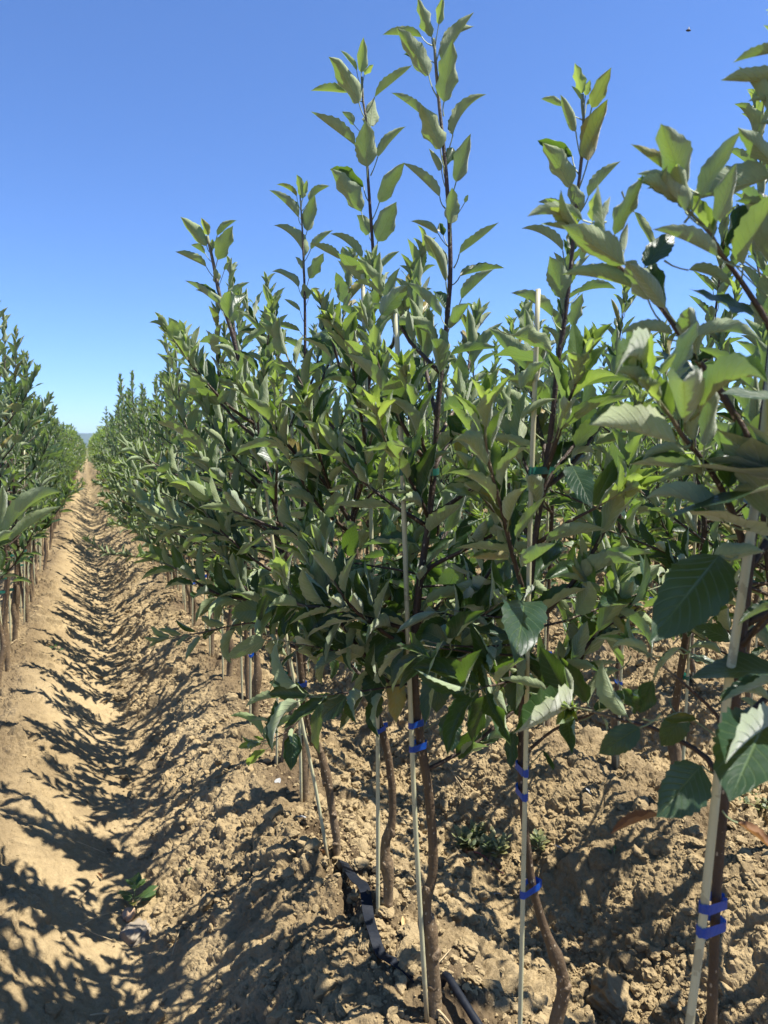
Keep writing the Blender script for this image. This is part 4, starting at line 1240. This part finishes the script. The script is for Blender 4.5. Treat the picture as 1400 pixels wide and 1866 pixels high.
# ---- tree of the left row whose leaves reach into the frame at the left edge
def left_near():
    base = np.array([-.47, 1.42, 0]); base[2] = hz(base[0], base[1])
    root = empty('apple_tree', base)
    tag(root, 'apple tree at the left edge whose big blurred leaves reach in over the furrow', 'apple tree', G_TREE)
    rng = np.random.default_rng(44)
    gen_tree(444, 1.5, 'hi', root, .8, True, nb=4, lean=(-.1, 0))
    dh = 1.28
    pts = np.array([at(-330, 1080, dh + .05), at(-180, 1050, dh + .03), at(-60, 1010, dh), at(-10, 985, dh)])
    bp, _ = spline(pts, .02)
    b = MB(); branch_tube(b, bp, .004, rng); b.build('branch', M_BARK, root, base)
    lv = Leaves()
    for (b0, t0, w, f, d0, d1) in [((8, 975), (114, 897), 26, 's', 0, -.02), ((20, 985), (112, 922), 17, 's', .02, .02), ((-4, 975), (6, 884), 34, 'u', .0, -.02), ((-10, 990), (24, 968), 30, 'b', -.02, -.02),
                                   ((-30, 1000), (25, 985), 34, 't', 0, 0), ((0, 1000), (3, 1040), 22, 't', .1, .1), ((-60, 1010), (-30, 900), 34, 'u', 0, 0), ((-100, 1020), (-90, 940), 34, 's', 0, 0)]:
        pb, pt = at(*b0, dh + d0), at(*t0, dh + d1)
        D = pt - pb; L = np.linalg.norm(D); aw = nrm(pb - CAM)
        N = {'u': aw * .8 + Z * .45, 't': -aw * .8 + Z * .45, 's': aw * .35 + Z * .8, 'b': aw * .6 + Z * .6}[f]
        tpl = int(rng.integers(0, 24)) // 3 * 3
        lv.add(bp[-1] if np.linalg.norm(bp[-1] - pb) < .08 else bp[len(bp) // 2], pb, nrm(D), N, L, float(np.clip(w * dh / F / (L * TPL['hi'][tpl]['w']), .5, 1.5)), tpl, None, .25, rng)
    m = MB(); lv.mesh(m, 'hi'); m.build('foliage', [M_LEAF, M_PET], root, base)


left_near(); placed += 1


# ---- the rest of the plantation, too many and too far to tell apart
def far_rows():
    rng = np.random.default_rng(9)
    fol, stem = MB(), MB()
    lv = Leaves()
    spots = []

    def run(k, y0, y1, st):
        y = y0
        while y < y1:
            spots.append((ROW0 + PITCHX * k + rng.normal(0, .04), y)); y += st * rng.uniform(.8, 1.2) * (1 + max(0, y - 25) / 60)
    run(0, 21, 75, .36); run(-1, 20, 75, .36); run(-2, 13, 60, .5); run(-3, 22, 60, .8)
    for k, a, b in ((1, 12.5, 34), (2, 12.5, 30), (3, 12, 26), (4, 11.5, 26), (5, 11.5, 26), (6, 6.3, 26), (7, 7.2, 26), (8, 8.2, 26), (9, 9, 26), (10, 10, 26), (11, 11, 26), (12, 12, 26), (14, 14, 28), (16, 16, 28)):
        run(k, a, b, .42 if k < 8 else .55)
    for (x, y) in spots:
        H = rng.uniform(1.5, 1.82) * (1.06 if abs(x - ROW0) < .3 else 1); z0 = hz(x, y)
        ln = rng.normal(0, .06, 2)
        d = np.hypot(x, y)
        sc = 1 + max(0, d - 20) / 55
        tube(stem, np.array([(x, y, z0 - .05), (x + ln[0] * .4, y + ln[1] * .4, z0 + H * .5), (x + ln[0], y + ln[1], z0 + H)]), [.014, .008, .002], 4, [1, .5, .1], 0, 0, rng, False)
        n = int(120 / sc ** 1.6)
        t = rng.random(n)
        zz = .5 + (H - .5) * t
        rad = .36 * (1 - sstep(.55, 1.0, t) * .82) * rng.uniform(.25, 1, n) ** .6
        az = rng.uniform(0, 2 * pi, n)
        for i in range(n):
            p = np.array([x + ln[0] * t[i] + rad[i] * cos(az[i]), y + ln[1] * t[i] + rad[i] * sin(az[i]), z0 + zz[i]])
            el = rng.uniform(.2, 1.2)
            D = np.array([cos(az[i]) * cos(el), sin(az[i]) * cos(el), sin(el)])
            N = np.array([-cos(az[i]) * sin(el), -sin(az[i]) * sin(el), cos(el)]) + Z * .4 + rng.normal(0, .3, 3)
            lv.add(p, p, D, N, rng.uniform(.08, .12) * sc, 1, None, None, float(np.clip(rng.normal(.12, .15) + .35 * (t[i] > .85), 0, 1)), rng)
    lv.mesh(fol, 'far', False)
    root = fol.build('far_apple_rows', [M_LEAF])
    tag(root, 'mass of young apple trees running on to the horizon beyond the nearer rows', 'apple trees', kind='stuff')
    stem.build('trunk', M_BARK, root)['kind'] = 'stuff'


far_rows()

# ================================================================== SMALL THINGS ON THE GROUND
def gz(x, y):
    return float(full_h(np.array([x]), np.array([y]))[0])


def ribbon(mb, P, w, thick, tw):
    """flat tape of width w, rolled by the angles tw along its length"""
    pts, par = spline(P, .012)
    tw = np.interp(par, np.arange(len(P)), tw)
    T = nrm(np.gradient(pts, axis=0))
    Sd = nrm(np.cross(T, Z)); Nn = np.cross(Sd, T)
    a = np.cos(tw)[:, None] * Sd + np.sin(tw)[:, None] * Nn
    b = np.cross(a, T)
    v = np.stack([pts + a * w / 2 + b * thick, pts - a * w / 2 + b * thick, pts - a * w / 2 - b * thick, pts + a * w / 2 - b * thick], 1)
    n = len(pts)
    i = np.arange(n - 1)[:, None] * 4; j = np.arange(4)[None]; j2 = (j + 1) % 4
    q = np.stack([i + j, i + j2, i + 4 + j2, i + 4 + j], -1).reshape(-1, 4)
    mb.add(v.reshape(-1, 3), np.vstack([q, [[3, 2, 1, 0]], [[4 * n - 4, 4 * n - 3, 4 * n - 2, 4 * n - 1]]]))


def gpt(px, py, dz=0.0):
    p = ground_px(px, py); p[2] = gz(p[0], p[1]) + dz
    return p


mb = MB()
P = [gpt(622, 1556, -.02), gpt(626, 1580, .03), gpt(634, 1612, .04), gpt(648, 1642, .042), gpt(664, 1668, .042), gpt(672, 1700, .038), gpt(681, 1730, .034), gpt(694, 1756, .022), gpt(716, 1776, .02), gpt(742, 1786, .012), gpt(770, 1792, -.02)]
ribbon(mb, P, .027, .0008, [.5, .4, .3, .0, -.1, .2, .3, .2, .1, .2, .3])
tag(mb.build('drip_tape', M_TAPE, smooth=False), 'twisted flat black tape lying along the ridge beside the trunks', 'drip tape')
mb = MB()
P = [gpt(800, 1795, -.03), gpt(812, 1808, .03), gpt(832, 1838, .032), gpt(856, 1872, .03), gpt(890, 1915, .01), gpt(930, 1960, .0)]
pts, _ = spline(P, .015)
tube(mb, pts, .0085, 10, 1, .05)
tag(mb.build('drip_hose', M_TAPE), 'dusty round black hose leaving the tallest tree at the lower edge', 'drip hose')

def stone(px, py, wpx, label, cat='stone', mt=None, flat=.75, seed=0, name='stone'):
    rng = np.random.default_rng(seed + 50)
    p = ground_px(px, py)
    d = float((p - CAM) @ FWH); s = wpx * d / F / 2
    v, t = lump(rng, ICO5, 1.0, flat, .3)
    if name == 'earth_clod':
        o = seed * 3.7
        cr = sum(a * vnoise(v[:, 0] * f + o + v[:, 2] * f * .8, v[:, 1] * f - v[:, 2] * f * .6, 60 + int(f)) for f, a in ((4, .16), (9, .12), (19, .08), (38, .04)))
        v = v * (1 + cr)[:, None]
    v = v * s
    p[2] = gz(p[0], p[1]) + s * flat * .3
    m = MB(); m.add(v, None, t)
    o = m.build(name, mt or M_STONE); o.location = p
    tag(o, label, cat)
    return o


stone(246, 1705, 58, 'largest grey-brown stone in the furrow below the green weed', seed=1)
stone(236, 1672, 30, 'rounded tan stone touching the larger stone below the weed', seed=2, mt=make_simple('tan_stone', (.42, .28, .17), .85, .25, 60, .4))
stone(222, 1278, 22, 'lone tan clod standing in the furrow bottom halfway up', 'earth clod', M_CLOD, .9, 3, 'earth_clod')
stone(1110, 1840, 92, 'big smooth earth clod at the lower edge between the right-hand stakes', 'earth clod', M_CLOD, .8, 4, 'earth_clod')
stone(745, 1770, 66, 'dark earth clod leaning on the foot of the tallest trunk', 'earth clod', M_CLOD, 1.05, 5, 'earth_clod')
stone(668, 1736, 34, 'pale upright clod at the lower end of the black tape', 'earth clod', M_CLOD, 1.2, 6, 'earth_clod')
stone(662, 1412, 40, 'grey-brown clod right of the crooked leaning trunk', 'earth clod', M_CLOD, .8, 7, 'earth_clod')
stone(850, 1755, 50, 'knobbly clod right of the tallest trunk near the black hose', 'earth clod', M_CLOD, .8, 8, 'earth_clod')
stone(70, 1115, 18, 'pale earth clod at the feet of the left-hand row', 'earth clod', M_CLOD, 1., 9, 'earth_clod')


def flake(name, px, py, wpx, mt, label, cat, seed, lift=.006, tpl=2, turn=None):
    rng = np.random.default_rng(seed)
    p = ground_px(px, py); d = float((p - CAM) @ FWH); L = wpx * d / F
    p[2] = gz(p[0], p[1]) + lift
    a = rng.uniform(0, 6.28) if turn is None else turn
    D = np.array([cos(a), sin(a), .15]); D = nrm(D)
    w = Leaves(); w.add(p, p - D * L / 2, D, Z + rng.normal(0, .35, 3), L, 1.0, tpl, .5, 0, rng)
    m = MB(); w.mesh(m, 'hi', False)
    o = m.build(name, mt)
    q = p.copy()
    o.data.transform(__import__('mathutils').Matrix.Translation(-__import__('mathutils').Vector(q)))
    o.location = q
    tag(o, label, cat)


flake('withered_leaf', 588, 1568, 32, M_DRY, 'curled rust-brown leaf on soil left of the upper end of the tape', 'dry leaf', 1, .01, 0, 3.0)
flake('withered_leaf', 735, 1690, 30, make_simple('straw_leaf', (.4, .27, .12), .75, .3, 60, .3), 'straw-yellow dry leaf standing by the foot of the kinked trunk', 'dry leaf', 2, .012, 3, 1.2)
flake('withered_leaf', 182, 1602, 22, M_DRY, 'small dark dry leaf left of the green weed', 'dry leaf', 3, .01, 4, 2.0)
WL = ['pale plastic flake right of the three-band stake, on dark soil', 'white crumpled flake below the low weeds', 'pale flake on the left ridge flank behind the crooked trunk', 'pale flake beside the leaning stake',
      'white scrap near the lower right corner', 'small white flake at the foot of the ridge right of the tallest tree']
for k, (px, py, w) in enumerate([(1074, 1452, 26), (908, 1636, 20), (507, 1428, 22), (550, 1502, 18), (1268, 1862, 26), (1018, 1566, 20)]):
    flake('plastic_flake', px, py, w, M_WHITE, WL[k], 'plastic flake', 30 + k, .008, (2, 5, 8)[k % 3])


# ---- weeds
def weed(px, py, label, hpx, seed, m_leaf, nleaf, size, stems=1, spread=.2, name='weed'):
    rng = np.random.default_rng(seed)
    p = ground_px(px, py); p[2] = gz(p[0], p[1])
    d = float((p - CAM) @ FWH); h = hpx * d / F
    root = empty(name, p); tag(root, label, 'weed')
    st, lv = MB(), Leaves()
    for s in range(stems):
        a = rng.uniform(0, 6.28); r = spread * (0 if stems == 1 else rng.uniform(.3, 1))
        hh = h * rng.uniform(.6, 1.0) if stems > 1 else h
        pts, _ = spline([(0, 0, -.02), (r * cos(a) * .4, r * sin(a) * .4, hh * .45), (r * cos(a), r * sin(a), hh)], .012)
        tube(st, pts, np.linspace(.0028, .001, len(pts)) * (1 if stems == 1 else .7), 6, np.linspace(.2, .0, len(pts)))
        for k in range(nleaf):
            t = .25 + .75 * (k + .5) / nleaf
            q = pts[int(t * (len(pts) - 1))]
            az = k * 2.3 + rng.normal(0, .3) + s
            el = radians(rng.uniform(5, 30) + 35 * t * t)
            D = np.array([cos(az) * cos(el), sin(az) * cos(el), sin(el)]); N = np.array([-cos(az) * sin(el), -sin(az) * sin(el), cos(el)]) + rng.normal(0, .15, 3)
            L = size * d / F * (1.1 - .65 * t) * rng.uniform(.8, 1.2)
            lv.add(q, q + D * L * .3, D, N, L, 1.15, int(rng.integers(0, 8)) * 3 + 2, None, .15 * t, rng)
    o = st.build('stem', M_PET, root)
    f = MB(); lv.mesh(f, 'hi'); f.build('foliage', [m_leaf, M_PET], root)


weed(246, 1652, 'dark green broad-leaved weed growing alone in the furrow', 50, 1, M_WEED, 15, 40)
weed(345, 1597, 'tiny seedling on the furrow side right of the broad-leaved weed', 14, 2, M_WEED, 5, 14)
weed(858, 1545, 'low pale-leaved weed patch right of the tallest trunk', 34, 3, M_SILVER, 10, 26, 14, .08)
weed(902, 1578, 'sprawling pale weed beside the red weed stem', 36, 4, M_SILVER, 9, 24, 9, .07)
weed(880, 1520, 'small upright weed behind the pale weed patch', 34, 5, M_SILVER, 6, 18, 2, .02)
weed(985, 1545, 'grey-green weed tuft right of the three-band stake', 28, 6, M_SILVER, 7, 22, 4, .03)
weed(1120, 1552, 'tiny bright seedling on dark soil between the right-hand trees', 10, 7, M_WEED, 4, 18)
weed(102, 1186, 'tiny seedling on the sunlit left ridge', 14, 8, M_WEED, 4, 14)
weed(168, 930, 'leafy green weed in the shaded furrow far ahead', 20, 9, M_WEED, 10, 18, 7, .12)
weed(185, 918, 'second leafy weed further along the shaded furrow', 16, 10, M_WEED, 8, 16, 6, .12)
weed(205, 968, 'spindly weed against the right ridge ahead', 30, 11, M_WEED, 6, 10, 3, .04)
weed(1385, 1475, 'yellowish weed patch at the right edge behind the nearest trunk', 16, 12, M_SILVER, 8, 16, 9, .12)
weed(1165, 1030, 'yellow-green weeds between the rows at the right', 22, 13, M_WEED, 9, 16, 8, .15)


# ---- low sprawling shoot across the furrow ahead
def sprawl():
    base = ground_px(262, 1015)
    root = empty('fallen_shoot', base); tag(root, 'leafy apple shoot lying low across the furrow ahead', 'shoot')
    rng = np.random.default_rng(3)
    d = float((base - CAM) @ FWH)
    P = np.array([base + Z * .01, at(235, 1013, d), at(200, 1010, d), at(178, 998, d), at(158, 985, d)])
    pts, _ = spline(P, .02)
    b = MB(); branch_tube(b, pts, .007, rng); b.build('branch', M_BARK, root, base)
    lv = Leaves(); stem_leaves(lv, pts, rng, 0.05, spacing=.03, size=(.09, .14), up_w=.9)
    f = MB(); lv.mesh(f, 'mid'); f.build('foliage', [M_LEAF, M_PET], root, base)


sprawl()


# ---- straws, dead stalks
def stalk(pxs, label, r=.0014, mt=None, cat='dry stalk', name='dry_stalk', lift=.016):
    P = [gpt(*p, lift) for p in pxs]
    o0 = P[0].copy()
    pts, _ = spline(P, .015)
    m = MB(); tube(m, pts, np.linspace(r, r * .6, len(pts)), 6, 1, .15)
    o = m.build(name, mt or M_STRAW, None, o0)
    tag(o, label, cat)


stalk([(140, 1544), (165, 1552), (192, 1566)], 'pale dry twig on the furrow side left above the green weed')
stalk([(138, 1652), (160, 1632), (176, 1610)], 'forked dry stalk left of the green weed')
stalk([(150, 1698), (185, 1682), (215, 1672)], 'bent straw running to the tan stone')
stalk([(150, 1704), (180, 1716), (205, 1728)], 'straw lying left of the largest stone')
stalk([(255, 1650), (285, 1618), (315, 1588)], 'thin grey stalk right of the green weed', .001)
stalk([(314, 1750), (322, 1726), (328, 1704)], 'short pale straw right of the largest stone')
stalk([(165, 1862), (190, 1860), (215, 1866)], 'thick pale stalk on the lower left edge', .0022)
stalk([(800, 1380), (830, 1425), (862, 1478), (895, 1505)], 'longest straw stem on the soil right of the tallest trunk', .0016)
stalk([(812, 1400), (842, 1430), (880, 1460), (925, 1500)], 'straw stem crossing the soil toward the pale weeds', .0016)
stalk([(770, 1375), (815, 1400), (840, 1450), (850, 1480)], 'straw stem closest to the tallest trunk', .0013)
stalk([(790, 1440), (850, 1475), (905, 1490)], 'flat grey straw across the bundle right of the tallest trunk', .0016)
stalk([(850, 1570), (875, 1585), (905, 1598), (918, 1600)], 'thick reddish weed stem lying right of the tallest trunk', .0042, M_REDST, 'weed stalk', 'red_weed_stalk')
stalk([(780, 1845), (800, 1858), (822, 1876)], 'grey-brown twig at the foot of the tallest trunk', .003)
stalk([(595, 1625), (606, 1610), (614, 1598)], 'short straw left of the black tape', .0012)
stalk([(20, 1185), (30, 1178), (42, 1168)], 'straw at the foot of the first trees of the left row', .002)
stalk([(800, 1770), (812, 1764), (822, 1756)], 'twig resting on the clods right of the tallest trunk', .0014)


# ---- flying insect
def insect():
    p = at(1255, 55, 2.6)
    v, t = ICO3
    s = v[:, 0]
    prof = .46 - .22 * np.exp(-((s + .05) / .12) ** 2) - .15 * np.exp(-((s - .62) / .08) ** 2) - .12 * (s < -.05) * 0
    w = v * np.array([1, 1, 1]); w[:, 1:] *= prof[:, None]
    w = w * .0085
    w = w @ np.array([[RT[0], RT[1], 0], [-RT[1], RT[0], 0], [0, 0, 1]])
    m = MB(); m.add(w, None, t)
    o = m.build('insect', M_BEE, None, None); o.location = p
    tag(o, 'small dark flying insect alone in the open sky', 'insect')
    for sg in (-1, 1):
        L = Leaves()
        D = nrm(RT * -.35 + Z * .75 + FWH * sg * .5)
        L.add(np.zeros(3), Z * .004 + RT * .002, D, FWH * 1.0 * sg, .008, .9, 2, .5, 0)
        m = MB(); L.mesh(m, 'mid', False); m.build('wing', M_WING, o)


insect()


# ---- far hill
def hill():
    m = MB()
    nx, ny = 90, 16
    X = np.linspace(-5200, 6500, nx); Yy = np.linspace(4300, 6300, ny)
    gx, gy = np.meshgrid(X, Yy, indexing='ij')
    prof = np.sin(np.linspace(0, pi, ny))[None] ** .8
    h = (92 + 30 * vnoise(gx / 1500, gy * 0 + 3.1, 8) + 14 * vnoise(gx / 300, gy / 300, 12)) * prof - 6
    v = np.column_stack([gx.ravel(), gy.ravel(), h.ravel()])
    i = np.arange(nx - 1)[:, None] * ny; j = np.arange(ny - 1)[None]
    q = np.stack([i + j, i + ny + j, i + ny + j + 1, i + j + 1], -1).reshape(-1, 4)
    m.add(v, q)
    o = m.build('hill', M_HILL)
    tag(o, 'low wooded hill on the horizon beyond the end of the furrow', kind='structure')


hill()

# ---- air
HAZE = 1.1e-4
mz, Nz, Lz, oz = mat('haze')
pv = Nz('ShaderNodeVolumePrincipled'); pv.inputs['Density'].default_value = HAZE; pv.inputs['Color'].default_value = (.62, .78, 1, 1)
pv.inputs['Anisotropy'].default_value = 0.2
Lz(pv.outputs[0], oz.inputs['Volume'])
m = MB()
c = np.array([[x, y, z] for x in (-7400, 7400) for y in (-7400, 7400) for z in (-3, 140)], float)
m.add(c, [[0, 1, 3, 2], [4, 6, 7, 5], [0, 4, 5, 1], [2, 3, 7, 6], [0, 2, 6, 4], [1, 5, 7, 3]])
hzo = m.build('haze', mz, smooth=False)
tag(hzo, kind='stuff')

# ================================================================== LIGHT, SKY, CAMERA
w = bpy.data.worlds.new('World'); scene.world = w; w.use_nodes = True
nt = w.node_tree
sky = nt.nodes.new('ShaderNodeTexSky'); sky.sky_type = 'NISHITA'; sky.sun_disc = False
sky.sun_elevation = SUN_EL; sky.sun_rotation = pi / 2 - SUN_AZ
sky.air_density = 0.82; sky.dust_density = 0.1; sky.ozone_density = 10.0; sky.altitude = 100
tint = nt.nodes.new('ShaderNodeMix'); tint.data_type = 'RGBA'; tint.blend_type = 'MULTIPLY'; tint.inputs[0].default_value = 1
tint.inputs[7].default_value = (0.9, 0.96, 1.09, 1)
nt.links.new(sky.outputs[0], tint.inputs[6])
nt.links.new(tint.outputs[2], nt.nodes['Background'].inputs[0]); nt.nodes['Background'].inputs[1].default_value = 0.087
sd = bpy.data.lights.new('sun', 'SUN'); sd.energy = 5.0; sd.angle = radians(0.53); sd.color = (1, .95, .87)
so = bpy.data.objects.new('sun', sd); COL.objects.link(so)
from mathutils import Vector, Matrix
so.rotation_euler = Vector((cos(SUN_EL) * cos(SUN_AZ), cos(SUN_EL) * sin(SUN_AZ), sin(SUN_EL))).to_track_quat('Z', 'Y').to_euler()
so.location = (3, 0, 6)

cd = bpy.data.cameras.new('camera'); co = bpy.data.objects.new('camera', cd); COL.objects.link(co)
co.matrix_world = Matrix(((RT[0], UP[0], -FW[0], CAM[0]), (RT[1], UP[1], -FW[1], CAM[1]), (RT[2], UP[2], -FW[2], CAM[2]), (0, 0, 0, 1)))
cd.sensor_fit = 'HORIZONTAL'; cd.sensor_width = 36; cd.lens = 36 * F / 1400
cd.clip_start = .02; cd.clip_end = 30000
cd.dof.use_dof = True; cd.dof.focus_distance = 2.0; cd.dof.aperture_fstop = cd.lens / 3.2
scene.camera = co
vs = scene.view_settings
vs.view_transform = 'Standard'; vs.look = 'None'; vs.exposure = 1.25; vs.gamma = 1
cy = scene.cycles
cy.max_bounces = 8; cy.diffuse_bounces = 1; cy.glossy_bounces = 2; cy.transmission_bounces = 4; cy.volume_bounces = 0
cy.use_denoising = True
print('trees', placed, 'objects', len(bpy.data.objects))
